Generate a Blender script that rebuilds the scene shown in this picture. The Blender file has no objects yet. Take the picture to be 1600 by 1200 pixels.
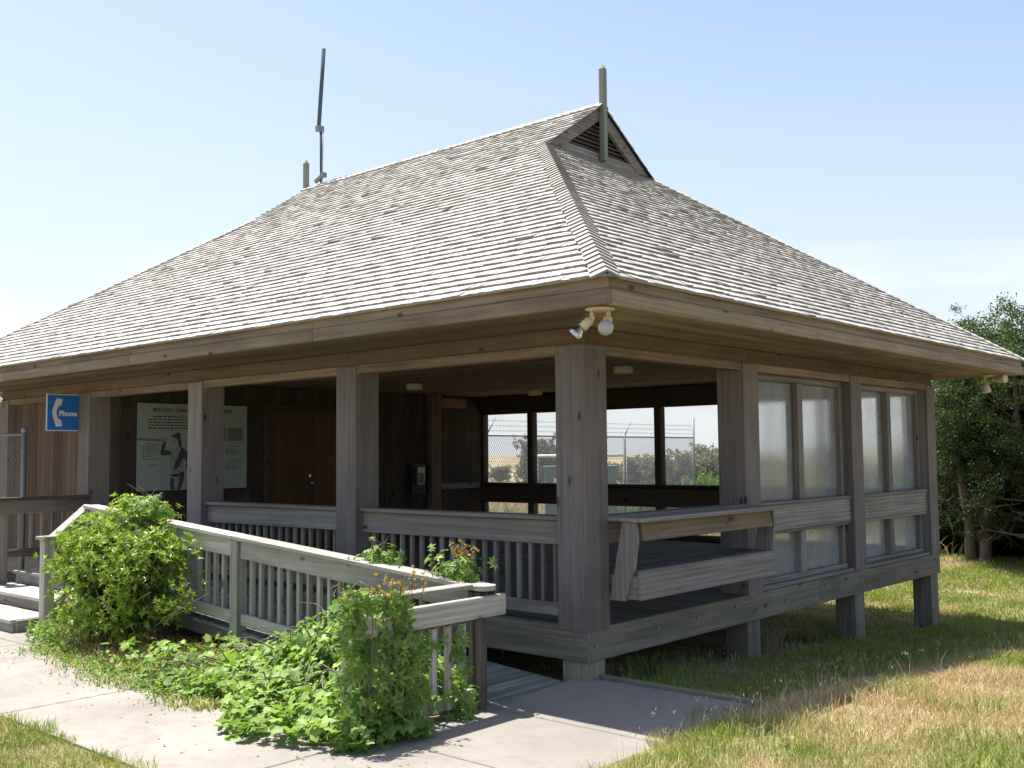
import bpy, math, random
import numpy as np
from mathutils import Vector, Matrix
random.seed(7); rng = np.random.default_rng(11)
scene = bpy.context.scene
C = scene.collection
R = math.radians

# ------------------------------------------------------------------ dimensions (metres; deck floor is z = 0)
PW = 0.314                       # post width
PX = [0.0, -3.048, -6.011, -8.965, -11.705]   # right hand face of the front posts
XL = PX[4] - PW                  # left end of the building
YB = 8.414                       # back face
PY = [3.0855, 5.8055, YB]        # far edge of the posts of the right face
OV = 0.9686                      # eave overhang
ZE, ZR = 2.817, 6.2955           # eave and ridge heights
GX, GY = 2.958, 3.0587           # gable set-back, gable half offset
GXL = -9.357                     # far gable plane
TAN = (ZR - ZE) / (YB / 2 + OV)
ZG = ZE + (GY + OV) * TAN
ZTOP, ZTRIM, ZSOF = 2.4447, 2.3724, 2.605
GZ = -0.48                       # path level

# ------------------------------------------------------------------ terrain height
def sst(a, b, t):
    t = np.clip((t - a) / (b - a), 0, 1)
    return t * t * (3 - 2 * t)
def ground_np(x, y):
    x = np.asarray(x, float); y = np.asarray(y, float)
    base = -0.49 - 0.072 * np.clip(y - 0.2, 0, 7.6)
    rise = 0.20 * sst(1.25, 2.3, x) + 0.10 * sst(2.0, 5.0, x)
    z = base + rise * (1 - 0.55 * sst(5, 14, y))
    z = z + 0.012 * np.sin(x * 2.1 + y * 1.3) * sst(1.6, 2.4, x)
    far = sst(9, 26, np.hypot(x + 4, y - 2))
    z = z + far * 0.35 * (x < 40)
    d = np.hypot(x, y)
    dunes = np.sin(x * 0.09 + 1.3) * np.sin(y * 0.11 + 0.4) * 0.5 + np.sin(x * 0.031 - y * 0.043) * 0.5
    z = z + sst(28, 80, d) * (0.35 + 0.45 * dunes)
    return z
def gz(x, y): return float(ground_np(x, y))

# ------------------------------------------------------------------ node helpers
class NT:
    def __init__(s, name):
        s.m = bpy.data.materials.new(name); s.m.use_nodes = True
        s.t = s.m.node_tree; s.t.nodes.clear()
        s.out = s.n('ShaderNodeOutputMaterial')
    def n(s, typ, **kw):
        nd = s.t.nodes.new(typ)
        for k, v in kw.items():
            if k.startswith('i_'):
                key = k[2:]; key = int(key) if key.isdigit() else key.replace('_', ' ')
                nd.inputs[key].default_value = v
            else: setattr(nd, k, v)
        return nd
    def l(s, a, b): s.t.links.new(a, b)
    def ramp(s, fac, stops):
        r = s.n('ShaderNodeValToRGB'); e = r.color_ramp.elements
        while len(e) < len(stops): e.new(0.5)
        for k, (p, c) in enumerate(stops):
            e[k].position = p; e[k].color = (c[0], c[1], c[2], 1) if not isinstance(c, (int, float)) else (c, c, c, 1)
        s.l(fac, r.inputs[0]); return r.outputs[0]
    def mix(s, fac, a, b, blend='MIX'):
        m = s.n('ShaderNodeMix', data_type='RGBA', blend_type=blend)
        for sock, v in ((m.inputs[0], fac), (m.inputs[6], a), (m.inputs[7], b)):
            if hasattr(v, 'is_linked'): s.l(v, sock)
            elif isinstance(v, (int, float)): sock.default_value = v
            else: sock.default_value = (v[0], v[1], v[2], 1)
        return m.outputs[2]
    def math(s, op, a, b=0.0):
        m = s.n('ShaderNodeMath', operation=op)
        for sock, v in ((m.inputs[0], a), (m.inputs[1], b)):
            if hasattr(v, 'is_linked'): s.l(v, sock)
            else: sock.default_value = v
        return m.outputs[0]
    def noise(s, vec, scale, detail=4, rough=0.55):
        n = s.n('ShaderNodeTexNoise'); n.inputs['Scale'].default_value = scale
        n.inputs['Detail'].default_value = detail; n.inputs['Roughness'].default_value = rough
        s.l(vec, n.inputs['Vector']); return n.outputs['Fac']
    def bump(s, h, strength, dist=0.01):
        b = s.n('ShaderNodeBump'); b.inputs['Strength'].default_value = strength; b.inputs['Distance'].default_value = dist
        s.l(h, b.inputs['Height']); return b.outputs['Normal']
    def bsdf(s, col, rough=0.8, normal=None, spec=0.3, metal=0.0):
        b = s.n('ShaderNodeBsdfPrincipled')
        if hasattr(col, 'is_linked'): s.l(col, b.inputs['Base Color'])
        else: b.inputs['Base Color'].default_value = (col[0], col[1], col[2], 1)
        if hasattr(rough, 'is_linked'): s.l(rough, b.inputs['Roughness'])
        else: b.inputs['Roughness'].default_value = rough
        b.inputs['Specular IOR Level'].default_value = spec; b.inputs['Metallic'].default_value = metal
        if normal is not None: s.l(normal, b.inputs['Normal'])
        return b
    def done(s, sh): s.l(sh, s.out.inputs['Surface']); return s.m

WOODS = {   # dark grain, light grain, stain tint, stain amount
    'grey':   ((0.134, 0.121, 0.112), (0.311, 0.290, 0.271), (0.214, 0.175, 0.147), 0.35),
    'post':   ((0.137, 0.122, 0.120), (0.276, 0.254, 0.255), (0.223, 0.185, 0.156), 0.55),
    'beam':   ((0.132, 0.120, 0.094), (0.329, 0.300, 0.244), (0.220, 0.217, 0.153), 0.45),
    'rail':   ((0.233, 0.223, 0.201), (0.527, 0.504, 0.460), (0.386, 0.344, 0.284), 0.35),
    'tan':    ((0.157, 0.115, 0.078), (0.305, 0.237, 0.170), (0.277, 0.231, 0.148), 0.5),
    'brown':  ((0.090, 0.057, 0.040), (0.185, 0.127, 0.094), (0.129, 0.094, 0.076), 0.5),
    'frieze': ((0.107, 0.075, 0.049), (0.190, 0.138, 0.092), (0.149, 0.105, 0.068), 0.4),
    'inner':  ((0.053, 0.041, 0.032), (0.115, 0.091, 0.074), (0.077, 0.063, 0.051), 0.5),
    'ceil':   ((0.160, 0.104, 0.072), (0.320, 0.220, 0.160), (0.224, 0.160, 0.120), 0.5),
    'door':   ((0.099, 0.055, 0.033), (0.165, 0.098, 0.054), (0.107, 0.075, 0.048), 0.4),
    'old':    ((0.048, 0.040, 0.034), (0.18, 0.158, 0.135), (0.12, 0.105, 0.085), 0.6),
    'fin':    ((0.130, 0.150, 0.120), (0.290, 0.310, 0.260), (0.20, 0.23, 0.18), 0.5),
    'deck':   ((0.079, 0.079, 0.073), (0.187, 0.187, 0.175), (0.122, 0.122, 0.105), 0.5),
    'ramp':   ((0.130, 0.145, 0.140), (0.370, 0.400, 0.390), (0.12, 0.14, 0.11), 0.6),
    'twig':   ((0.080, 0.062, 0.048), (0.200, 0.165, 0.135), (0.12, 0.10, 0.085), 0.5),
}
_mats = {}
def wood(tone, ax):
    key = 'wood_%s_%s' % (tone, 'xyz'[ax])
    if key in _mats: return _mats[key]
    cd, cl, cs, amt = WOODS[tone]
    t = NT(key); tc = t.n('ShaderNodeTexCoord').outputs['Object']
    at = t.n('ShaderNodeAttribute', attribute_name='rnd').outputs['Fac']
    off = t.n('ShaderNodeCombineXYZ')
    t.l(t.math('MULTIPLY', at, 37.0), off.inputs[0]); t.l(t.math('MULTIPLY', at, 71.0), off.inputs[1]); t.l(t.math('MULTIPLY', at, 53.0), off.inputs[2])
    add = t.n('ShaderNodeVectorMath', operation='ADD'); t.l(tc, add.inputs[0]); t.l(off.outputs[0], add.inputs[1])
    base = add.outputs[0]
    def mp(cross, along):
        m = t.n('ShaderNodeMapping'); s = [cross] * 3; s[ax] = along
        m.inputs['Scale'].default_value = s; t.l(base, m.inputs['Vector']); return m.outputs[0]
    g1 = t.noise(mp(26, 0.9), 1.0, 6, 0.62)
    g2 = t.noise(mp(95, 2.2), 1.0, 3, 0.6)
    # cathedral grain: distorted bands
    w = t.n('ShaderNodeTexWave', wave_type='BANDS', bands_direction='XYZ'[(ax + 1) % 3])
    w.inputs['Scale'].default_value = 1.0; w.inputs['Distortion'].default_value = 9.0
    w.inputs['Detail'].default_value = 2.0; w.inputs['Detail Scale'].default_value = 0.5
    t.l(mp(7, 0.5), w.inputs['Vector'])
    blot = t.noise(base, 1.6, 4, 0.6)
    blot2 = t.noise(mp(3.0, 0.8), 1.0, 4, 0.6)
    grain = t.math('ADD', t.math('MULTIPLY', g1, 0.62), t.math('ADD', t.math('MULTIPLY', g2, 0.24), t.math('MULTIPLY', w.outputs['Fac'], 0.03 if tone in ('post', 'beam', 'inner', 'brown', 'ceil', 'frieze') else 0.11)))
    col = t.ramp(grain, [(0.30, cd), (0.70, cl)] if tone == 'post' else [(0.34, cd), (0.66, cl)])
    stain = t.ramp(blot2, [(0.42, 0.0), (0.64, 1.0)])
    col = t.mix(t.math('MULTIPLY', stain, amt), col, cs)
    tone_v = t.math('ADD', t.math('MULTIPLY', at, 0.46), t.math('ADD', t.math('MULTIPLY', blot, 0.6), 0.48))
    hv = t.n('ShaderNodeHueSaturation'); t.l(col, hv.inputs['Color']); t.l(tone_v, hv.inputs['Value'])
    col = hv.outputs[0]
    vo = t.n('ShaderNodeTexVoronoi'); vo.inputs['Scale'].default_value = 1.0
    t.l(mp(4.2, 2.0), vo.inputs['Vector'])
    knot = t.ramp(vo.outputs['Distance'], [(0.05, 1.0), (0.125, 0.0)])
    kd = (cd[0] * 0.28, cd[1] * 0.26, cd[2] * 0.25)
    col = t.mix(t.math('MULTIPLY', knot, 0.85), col, kd)
    nrm = t.bump(grain, 0.35, 0.006)
    return _mats.setdefault(key, t.done(t.bsdf(col, 0.82, nrm, 0.22).outputs[0]))

def simple(name, col, rough=0.6, metal=0.0, var=0.25, scale=6.0, spec=0.4):
    if name in _mats: return _mats[name]
    t = NT(name); tc = t.n('ShaderNodeTexCoord').outputs['Object']
    n = t.noise(tc, scale, 5, 0.6)
    c = t.mix(n, [v * (1 - var) for v in col], [min(1, v * (1 + var)) for v in col])
    return _mats.setdefault(name, t.done(t.bsdf(c, rough, t.bump(n, 0.08, 0.01), spec, metal).outputs[0]))

def shingle_mat():
    t = NT('cedar_shingle'); tc = t.n('ShaderNodeTexCoord').outputs['Object']
    at = t.n('ShaderNodeAttribute', attribute_name='rnd').outputs['Fac']
    big = t.noise(tc, 0.7, 5, 0.65); mid = t.noise(tc, 9.0, 4, 0.6); fine = t.noise(tc, 60.0, 3, 0.6)
    c = t.ramp(at, [(0.0, (0.18, 0.171, 0.152)), (0.22, (0.300, 0.29, 0.270)), (0.6, (0.385, 0.373, 0.348)), (1.0, (0.455, 0.442, 0.412))])
    c = t.mix(t.ramp(big, [(0.42, 0.0), (0.68, 0.5)]), c, (0.30, 0.288, 0.262))
    c = t.mix(t.ramp(mid, [(0.54, 0.0), (0.74, 0.25)]), c, (0.24, 0.21, 0.17))
    hv = t.n('ShaderNodeHueSaturation'); t.l(c, hv.inputs['Color']); t.l(t.math('ADD', t.math('MULTIPLY', fine, 0.5), 0.75), hv.inputs['Value'])
    return t.done(t.bsdf(hv.outputs[0], 0.85, t.bump(fine, 0.3, 0.004), 0.2).outputs[0])

def leaf_mat(name, rough=0.45, trans=0.35, spec=0.35):
    t = NT(name)
    col = t.n('ShaderNodeAttribute', attribute_name='col').outputs['Color']
    b = t.bsdf(col, rough, None, spec)
    tr = t.n('ShaderNodeBsdfTranslucent')
    hv = t.n('ShaderNodeHueSaturation'); hv.inputs['Saturation'].default_value = 1.15; hv.inputs['Value'].default_value = 1.25
    t.l(col, hv.inputs['Color']); t.l(hv.outputs[0], tr.inputs[0])
    mx = t.n('ShaderNodeMixShader'); mx.inputs[0].default_value = trans
    t.l(b.outputs[0], mx.inputs[1]); t.l(tr.outputs[0], mx.inputs[2])
    return t.done(mx.outputs[0])

def pane_mat(name, haze, rough):
    # salt-fogged acrylic sheet: part clear, part blurred, part white haze that scatters light
    t = NT(name); tc = t.n('ShaderNodeTexCoord').outputs['Object']
    n1 = t.noise(tc, 2.5, 5, 0.6); n2 = t.noise(tc, 70.0, 3, 0.7)
    rf = t.n('ShaderNodeBsdfRefraction'); rf.inputs['IOR'].default_value = 1.08; rf.inputs['Roughness'].default_value = rough
    rf.inputs['Color'].default_value = (0.99, 0.995, 0.995, 1)
    tp = t.n('ShaderNodeBsdfTransparent'); tp.inputs[0].default_value = (0.99, 0.995, 0.995, 1)
    clear = t.n('ShaderNodeMixShader'); clear.inputs[0].default_value = 0.0 if rough == 0 else 0.75
    t.l(tp.outputs[0], clear.inputs[1]); t.l(rf.outputs[0], clear.inputs[2])
    df = t.n('ShaderNodeBsdfDiffuse'); df.inputs[0].default_value = (0.78, 0.83, 0.89, 1)
    tl = t.n('ShaderNodeBsdfTranslucent'); tl.inputs[0].default_value = (0.84, 0.89, 0.95, 1)
    hz = t.n('ShaderNodeMixShader'); hz.inputs[0].default_value = 0.5
    t.l(df.outputs[0], hz.inputs[1]); t.l(tl.outputs[0], hz.inputs[2])
    f = t.math('MULTIPLY', t.math('ADD', t.math('MULTIPLY', n1, 0.9), t.math('MULTIPLY', n2, 0.7)), haze)
    m1 = t.n('ShaderNodeMixShader'); t.l(f, m1.inputs[0]); t.l(clear.outputs[0], m1.inputs[1]); t.l(hz.outputs[0], m1.inputs[2])
    gl = t.n('ShaderNodeBsdfGlossy'); gl.inputs['Roughness'].default_value = 0.08
    m2 = t.n('ShaderNodeMixShader'); m2.inputs[0].default_value = 0.025; t.l(m1.outputs[0], m2.inputs[1]); t.l(gl.outputs[0], m2.inputs[2])
    return t.done(m2.outputs[0])

def concrete_mat():
    t = NT('concrete'); tc = t.n('ShaderNodeTexCoord').outputs['Object']
    a = t.noise(tc, 0.9, 6, 0.6); b = t.noise(tc, 140.0, 3, 0.7); c0 = t.noise(tc, 7.0, 5, 0.6)
    c = t.ramp(a, [(0.3, (0.225, 0.206, 0.180)), (0.7, (0.345, 0.320, 0.284))])
    c = t.mix(t.ramp(c0, [(0.48, 0.0), (0.72, 0.6)]), c, (0.20, 0.178, 0.152))
    c = t.mix(t.ramp(b, [(0.35, 0.55), (0.6, 0.0)]), c, (0.20, 0.185, 0.17))
    vo = t.n('ShaderNodeTexVoronoi', feature='DISTANCE_TO_EDGE'); vo.inputs['Scale'].default_value = 0.42
    wv = t.n('ShaderNodeVectorMath', operation='ADD'); t.l(tc, wv.inputs[0]); nz = t.n('ShaderNodeTexNoise'); nz.inputs['Scale'].default_value = 2.5; t.l(tc, nz.inputs['Vector'])
    sc = t.n('ShaderNodeVectorMath', operation='SCALE'); t.l(nz.outputs['Color'], sc.inputs[0]); sc.inputs['Scale'].default_value = 0.45; t.l(sc.outputs[0], wv.inputs[1]); t.l(wv.outputs[0], vo.inputs['Vector'])
    c = t.mix(t.ramp(vo.outputs['Distance'], [(0.001, 0.12), (0.003, 0.0)]), c, (0.08, 0.07, 0.06))
    sp = t.n('ShaderNodeTexVoronoi'); sp.inputs['Scale'].default_value = 55.0; t.l(tc, sp.inputs['Vector'])
    c = t.mix(t.ramp(sp.outputs['Distance'], [(0.10, 0.5), (0.22, 0.0)]), c, (0.13, 0.115, 0.10))
    return t.done(t.bsdf(c, 0.9, t.bump(b, 0.35, 0.003), 0.2).outputs[0])

def ground_mat():
    t = NT('sandy_ground'); tc = t.n('ShaderNodeTexCoord').outputs['Object']
    a = t.noise(tc, 0.35, 6, 0.6); b = t.noise(tc, 3.0, 6, 0.65); f = t.noise(tc, 45.0, 4, 0.7)
    c = t.ramp(b, [(0.32, (0.11, 0.080, 0.050)), (0.5, (0.26, 0.195, 0.12)), (0.68, (0.42, 0.335, 0.22))])
    c = t.mix(t.ramp(a, [(0.42, 0.0), (0.60, 0.7)]), c, (0.10, 0.125, 0.035))
    sep = t.n('ShaderNodeVectorMath', operation='LENGTH'); t.l(tc, sep.inputs[0])
    far = t.ramp(t.math('MULTIPLY', sep.outputs['Value'], 1 / 90.0), [(0.2, 0.0), (0.4, 1.0)])
    dune = t.ramp(t.noise(tc, 0.10, 6, 0.65), [(0.36, (0.10, 0.105, 0.045)), (0.50, (0.27, 0.21, 0.12)), (0.62, (0.42, 0.34, 0.22))])
    c = t.mix(far, c, dune)
    hv = t.n('ShaderNodeHueSaturation'); t.l(c, hv.inputs['Color']); t.l(t.math('ADD', t.math('MULTIPLY', f, 0.9), 0.55), hv.inputs['Value'])
    return t.done(t.bsdf(hv.outputs[0], 0.95, t.bump(f, 0.5, 0.02), 0.1).outputs[0])

M_SH = shingle_mat(); M_CON = concrete_mat(); M_GR = ground_mat()
M_LEAF = leaf_mat('glossy_leaf', 0.35, 0.30, 0.45); M_VINE = leaf_mat('vine_leaf', 0.5, 0.38, 0.3)
M_GRASS = leaf_mat('grass_blade', 0.6, 0.30, 0.2); M_CED = leaf_mat('cedar_foliage', 0.6, 0.22, 0.2)
M_PANE_B = pane_mat('hazy_pane', 0.05, 0.0); M_PANE_R = pane_mat('fogged_pane', 0.33, 0.20)
M_GALV = simple('galvanised', (0.24, 0.26, 0.26), 0.55, 0.5, 0.15, 14)
M_WIRE = simple('fence_wire', (0.30, 0.31, 0.31), 0.5, 0.6, 0.1, 10)
M_CREAM = simple('cream_plastic', (0.56, 0.49, 0.35), 0.5, 0, 0.1, 20)
M_LAMP = simple('lamp_drum', (0.62, 0.55, 0.36), 0.6, 0, 0.12, 12)
M_BLACK = simple('black_paint', (0.018, 0.018, 0.02), 0.4, 0, 0.2, 10)
M_DARK = simple('dark_gap', (0.02, 0.018, 0.016), 0.9, 0, 0.2, 10)
M_BLUE = simple('sign_blue', (0.018, 0.18, 0.62), 0.45, 0, 0.06, 4)
M_WHITE = simple('sign_white', (0.78, 0.78, 0.76), 0.5, 0, 0.05, 8)
M_PANEL = simple('panel_sheet', (0.33, 0.40, 0.365), 0.35, 0, 0.08, 2)
M_INK = simple('panel_ink', (0.06, 0.072, 0.072), 0.6, 0, 0.2, 10)
M_PHOTO = simple('panel_photo', (0.16, 0.19, 0.185), 0.5, 0, 0.55, 30)
M_SKIN = simple('panel_halftone', (0.27, 0.32, 0.30), 0.5, 0, 0.5, 16)
M_STEEL = simple('steel', (0.55, 0.55, 0.56), 0.25, 1.0, 0.08, 20)
M_GREEN = simple('cabinet_green', (0.035, 0.12, 0.085), 0.5, 0, 0.15, 6)
M_ANT = simple('antenna_grey', (0.075, 0.105, 0.12), 0.9, 0.0, 0.1, 8, 0.05)
M_CABLE = simple('cable', (0.45, 0.5, 0.6), 0.5, 0, 0.1, 8)
M_RIM = simple('timber_edging', (0.20, 0.19, 0.14), 0.9, 0, 0.35, 9)
M_BARE = simple('conc_pile', (0.27, 0.285, 0.275), 0.9, 0, 0.25, 7)
def glass_bulb():
    t = NT('frosted_bulb'); b = t.bsdf((0.50, 0.51, 0.52), 0.12, None, 0.6); b.inputs['Transmission Weight'].default_value = 0.35
    return t.done(b.outputs[0])
M_BULB = glass_bulb()

# ------------------------------------------------------------------ object helpers
ORG = {}
def empty(name, loc, label, cat, group=None):
    o = bpy.data.objects.new(name, None); C.objects.link(o); o.location = loc
    o.empty_display_size = 0.2
    o['label'] = label; o['category'] = cat
    if group: o['group'] = group
    ORG[o.name] = Vector(loc); return o
def tag(o, label, cat, group=None, kind=None):
    if label: o['label'] = label
    if cat: o['category'] = cat
    if group: o['group'] = group
    if kind: o['kind'] = kind
    return o

class MB:
    """collects shapes (world coordinates) and links them as ONE mesh object"""
    def __init__(s): s.v = []; s.f = []; s.k = []; s.r = []; s.sm = []
    def face(s, pts, mat, rnd=0.5, smooth=False):
        b = len(s.v); s.v += [tuple(p) for p in pts]; s.f.append(tuple(range(b, b + len(pts)))); s.k.append(mat); s.r.append(rnd); s.sm.append(smooth)
    def hexa(s, p, mat, rnd=None):
        # p: 8 corners, bottom 0-3 then top 4-7 (same winding, counter-clockwise seen from outside top)
        rnd = random.random() if rnd is None else rnd
        b = len(s.v); s.v += [tuple(q) for q in p]
        for f in ((3, 2, 1, 0), (4, 5, 6, 7), (0, 1, 5, 4), (1, 2, 6, 5), (2, 3, 7, 6), (3, 0, 4, 7)):
            s.f.append(tuple(b + i for i in f)); s.k.append(mat); s.r.append(rnd); s.sm.append(False)
    def box(s, x0, x1, y0, y1, z0, z1, tone, ax=None, rnd=None):
        if isinstance(tone, str):
            d = (x1 - x0, y1 - y0, z1 - z0)
            mat = wood(tone, max(range(3), key=lambda i: d[i]) if ax is None else ax)
        else: mat = tone
        s.hexa([(x0, y0, z0), (x1, y0, z0), (x1, y1, z0), (x0, y1, z0), (x0, y0, z1), (x1, y0, z1), (x1, y1, z1), (x0, y1, z1)], mat, rnd)
    def beam(s, p0, p1, w, h, tone, side=None, ax=None, rnd=None):
        # bar of width w (along side) and height h, centred on p0-p1
        p0 = Vector(p0); p1 = Vector(p1); d = (p1 - p0).normalized()
        sd = Vector(side) if side else d.cross(Vector((0, 0, 1)))
        if sd.length < 1e-6: sd = Vector((1, 0, 0))
        sd = (sd - d * sd.dot(d)).normalized(); up = sd.cross(d).normalized()
        if isinstance(tone, str):
            mat = wood(tone, max(range(3), key=lambda i: abs(d[i])) if ax is None else ax)
        else: mat = tone
        q = []
        for u in (-1, 1):
            for (p, sgn) in ((p0, -1), (p1, -1), (p1, 1), (p0, 1)):
                q.append(p + sd * (sgn * w / 2) + up * (u * h / 2))
        # winding: along d, then side
        s.hexa([q[3], q[2], q[1], q[0], q[7], q[6], q[5], q[4]], mat, rnd)
    def tube(s, pts, rad, mat, n=8, smooth=True, caps=True, rnd=0.5):
        pts = [Vector(p) for p in pts]
        if not hasattr(rad, '__len__'): rad = [rad] * len(pts)
        b = len(s.v); u = None
        for i, p in enumerate(pts):
            d = (pts[min(i + 1, len(pts) - 1)] - pts[max(i - 1, 0)]).normalized()
            if u is None:
                u = d.cross(Vector((0, 0, 1)))
                if u.length < 1e-3: u = Vector((1, 0, 0))
            u = (u - d * u.dot(d)).normalized(); w = d.cross(u)
            for k in range(n):
                a = 2 * math.pi * k / n
                s.v.append(tuple(p + (u * math.cos(a) + w * math.sin(a)) * rad[i]))
        for i in range(len(pts) - 1):
            for k in range(n):
                k2 = (k + 1) % n
                s.f.append((b + i * n + k, b + i * n + k2, b + (i + 1) * n + k2, b + (i + 1) * n + k)); s.k.append(mat); s.r.append(rnd); s.sm.append(smooth)
        if caps:
            for fc in (tuple(b + k for k in range(n - 1, -1, -1)), tuple(b + (len(pts) - 1) * n + k for k in range(n))):
                s.f.append(fc); s.k.append(mat); s.r.append(rnd); s.sm.append(False)
    def ball(s, c, r, mat, nu=14, nv=9, sc=(1, 1, 1), M=None):
        b = len(s.v); c = Vector(c)
        for j in range(nv + 1):
            ph = math.pi * j / nv
            for i in range(nu):
                th = 2 * math.pi * i / nu
                q = Vector((math.sin(ph) * math.cos(th) * r * sc[0], math.sin(ph) * math.sin(th) * r * sc[1], -math.cos(ph) * r * sc[2]))
                s.v.append(tuple(c + (M @ q if M else q)))
        for j in range(nv):
            for i in range(nu):
                i2 = (i + 1) % nu
                s.f.append((b + j * nu + i, b + j * nu + i2, b + (j + 1) * nu + i2, b + (j + 1) * nu + i)); s.k.append(mat); s.r.append(0.5); s.sm.append(True)
    def build(s, name, parent=None, bevel=0.0):
        me = bpy.data.meshes.new(name)
        org = Vector((0, 0, 0))
        if parent is not None: org = ORG[parent.name]
        me.from_pydata([tuple(Vector(v) - org) for v in s.v], [], s.f)
        ms = []
        for m in s.k:
            if m not in ms: ms.append(m)
        for m in ms: me.materials.append(m)
        me.polygons.foreach_set('material_index', [ms.index(m) for m in s.k])
        me.polygons.foreach_set('use_smooth', s.sm)
        a = me.attributes.new('rnd', 'FLOAT', 'FACE'); a.data.foreach_set('value', s.r)
        me.update()
        o = bpy.data.objects.new(name, me); C.objects.link(o)
        if parent is not None: o.parent = parent
        ORG[o.name] = org
        if bevel > 0:
            b = o.modifiers.new('edge_wear', 'BEVEL'); b.width = bevel; b.segments = 1; b.limit_method = 'ANGLE'; b.angle_limit = R(50)
        return o

def np_mesh(name, V, T, col, mats, parent=None, tri_mat=None, smooth=False):
    """triangle soup from numpy; col = per-vertex rgb"""
    me = bpy.data.meshes.new(name); V = np.asarray(V, np.float32); T = np.asarray(T, np.int32)
    if parent is not None: V = V - np.array(ORG[parent.name], np.float32)
    me.vertices.add(len(V)); me.vertices.foreach_set('co', V.ravel())
    me.loops.add(T.size); me.loops.foreach_set('vertex_index', T.ravel())
    me.polygons.add(len(T)); me.polygons.foreach_set('loop_start', np.arange(0, T.size, 3, dtype=np.int32))
    for m in mats: me.materials.append(m)
    if tri_mat is not None: me.polygons.foreach_set('material_index', np.asarray(tri_mat, np.int32))
    me.polygons.foreach_set('use_smooth', np.full(len(T), smooth))
    a = me.attributes.new('col', 'FLOAT_COLOR', 'POINT')
    c4 = np.ones((len(V), 4), np.float32); c4[:, :3] = col; a.data.foreach_set('color', c4.ravel())
    me.update(calc_edges=True); me.validate()
    o = bpy.data.objects.new(name, me); C.objects.link(o)
    if parent is not None: o.parent = parent
    ORG[o.name] = ORG[parent.name] if parent is not None else Vector((0, 0, 0))
    return o

def frames(nrm, spin):
    """per-leaf orthonormal frames: z = nrm, x spun about it"""
    nrm = nrm / np.linalg.norm(nrm, axis=1, keepdims=True)
    ref = np.where(np.abs(nrm[:, 2:3]) < 0.9, np.array([[0, 0, 1.0]]), np.array([[1.0, 0, 0]]))
    x = np.cross(ref, nrm); x /= np.linalg.norm(x, axis=1, keepdims=True); y = np.cross(nrm, x)
    c, s_ = np.cos(spin)[:, None], np.sin(spin)[:, None]
    return x * c + y * s_, -x * s_ + y * c, nrm
def stamp(tv, tt, pos, X, Y, Z, size):
    """copy template (tv verts, tt tris) to every position"""
    n = len(pos); tv = np.asarray(tv, float)
    V = pos[:, None, :] + size[:, None, None] * (tv[None, :, 0:1] * X[:, None, :] + tv[None, :, 1:2] * Y[:, None, :] + tv[None, :, 2:3] * Z[:, None, :])
    T = np.asarray(tt)[None, :, :] + (np.arange(n) * len(tv))[:, None, None]
    return V.reshape(-1, 3), T.reshape(-1, 3)
def text_mesh(body, size, mat, M, name, parent, bold=0.0, align='LEFT'):
    cu = bpy.data.curves.new(name, 'FONT'); cu.body = body; cu.size = size; cu.offset = bold; cu.align_x = align; cu.extrude = 0.0015; cu.resolution_u = 3
    tmp = bpy.data.objects.new('tmp_text', cu); C.objects.link(tmp)
    bpy.context.view_layer.update()
    me = bpy.data.meshes.new_from_object(tmp.evaluated_get(bpy.context.evaluated_depsgraph_get()))
    bpy.data.objects.remove(tmp); bpy.data.curves.remove(cu)
    me.transform(Matrix.Translation(-ORG[parent.name]) @ M); me.materials.clear(); me.materials.append(mat); me.name = name
    o = bpy.data.objects.new(name, me); C.objects.link(o); o.parent = parent; ORG[o.name] = ORG[parent.name]
    return o

# ------------------------------------------------------------------ camera
cam = bpy.data.cameras.new('camera'); co = bpy.data.objects.new('camera', cam); C.objects.link(co)
yaw, pit, rol = 0.7258, 0.0682, -0.0098
fwd = Vector((-math.sin(yaw) * math.cos(pit), math.cos(yaw) * math.cos(pit), math.sin(pit)))
rt = Vector((math.cos(yaw), math.sin(yaw), 0)); up = rt.cross(fwd)
r2 = rt * math.cos(rol) + up * math.sin(rol); u2 = -rt * math.sin(rol) + up * math.cos(rol)
co.matrix_world = Matrix(((r2.x, u2.x, -fwd.x, 5.4561), (r2.y, u2.y, -fwd.y, -7.0859), (r2.z, u2.z, -fwd.z, 1.4957), (0, 0, 0, 1)))
cam.sensor_width = 36; cam.lens = 36 * 1617.19 / 1600; cam.clip_start = 0.1; cam.clip_end = 3000
scene.camera = co

# ------------------------------------------------------------------ sky and sun
SUN_EL, SUN_AZ = R(69), R(-87)          # azimuth measured clockwise from +Y: the sun stands over -X
w = bpy.data.worlds.new('World'); scene.world = w; w.use_nodes = True
nt = w.node_tree; nt.nodes.clear()
wo = nt.nodes.new('ShaderNodeOutputWorld'); bg = nt.nodes.new('ShaderNodeBackground'); sk = nt.nodes.new('ShaderNodeTexSky')
sk.sky_type = 'NISHITA'; sk.sun_disc = False; sk.sun_elevation = SUN_EL; sk.sun_rotation = SUN_AZ
sk.air_density = 1.0; sk.dust_density = 2.2; sk.ozone_density = 2.1; sk.altitude = 0
tcw = nt.nodes.new('ShaderNodeTexCoord'); mpw = nt.nodes.new('ShaderNodeMapping'); mpw.inputs['Scale'].default_value = (1.2, 1.2, 7.0)
nzw = nt.nodes.new('ShaderNodeTexNoise'); nzw.inputs['Scale'].default_value = 2.2; nzw.inputs['Detail'].default_value = 7; nzw.inputs['Roughness'].default_value = 0.55
rpw = nt.nodes.new('ShaderNodeValToRGB'); rpw.color_ramp.elements[0].position = 0.45; rpw.color_ramp.elements[1].position = 0.70
sep = nt.nodes.new('ShaderNodeSeparateXYZ')
rz = nt.nodes.new('ShaderNodeValToRGB')
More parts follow.
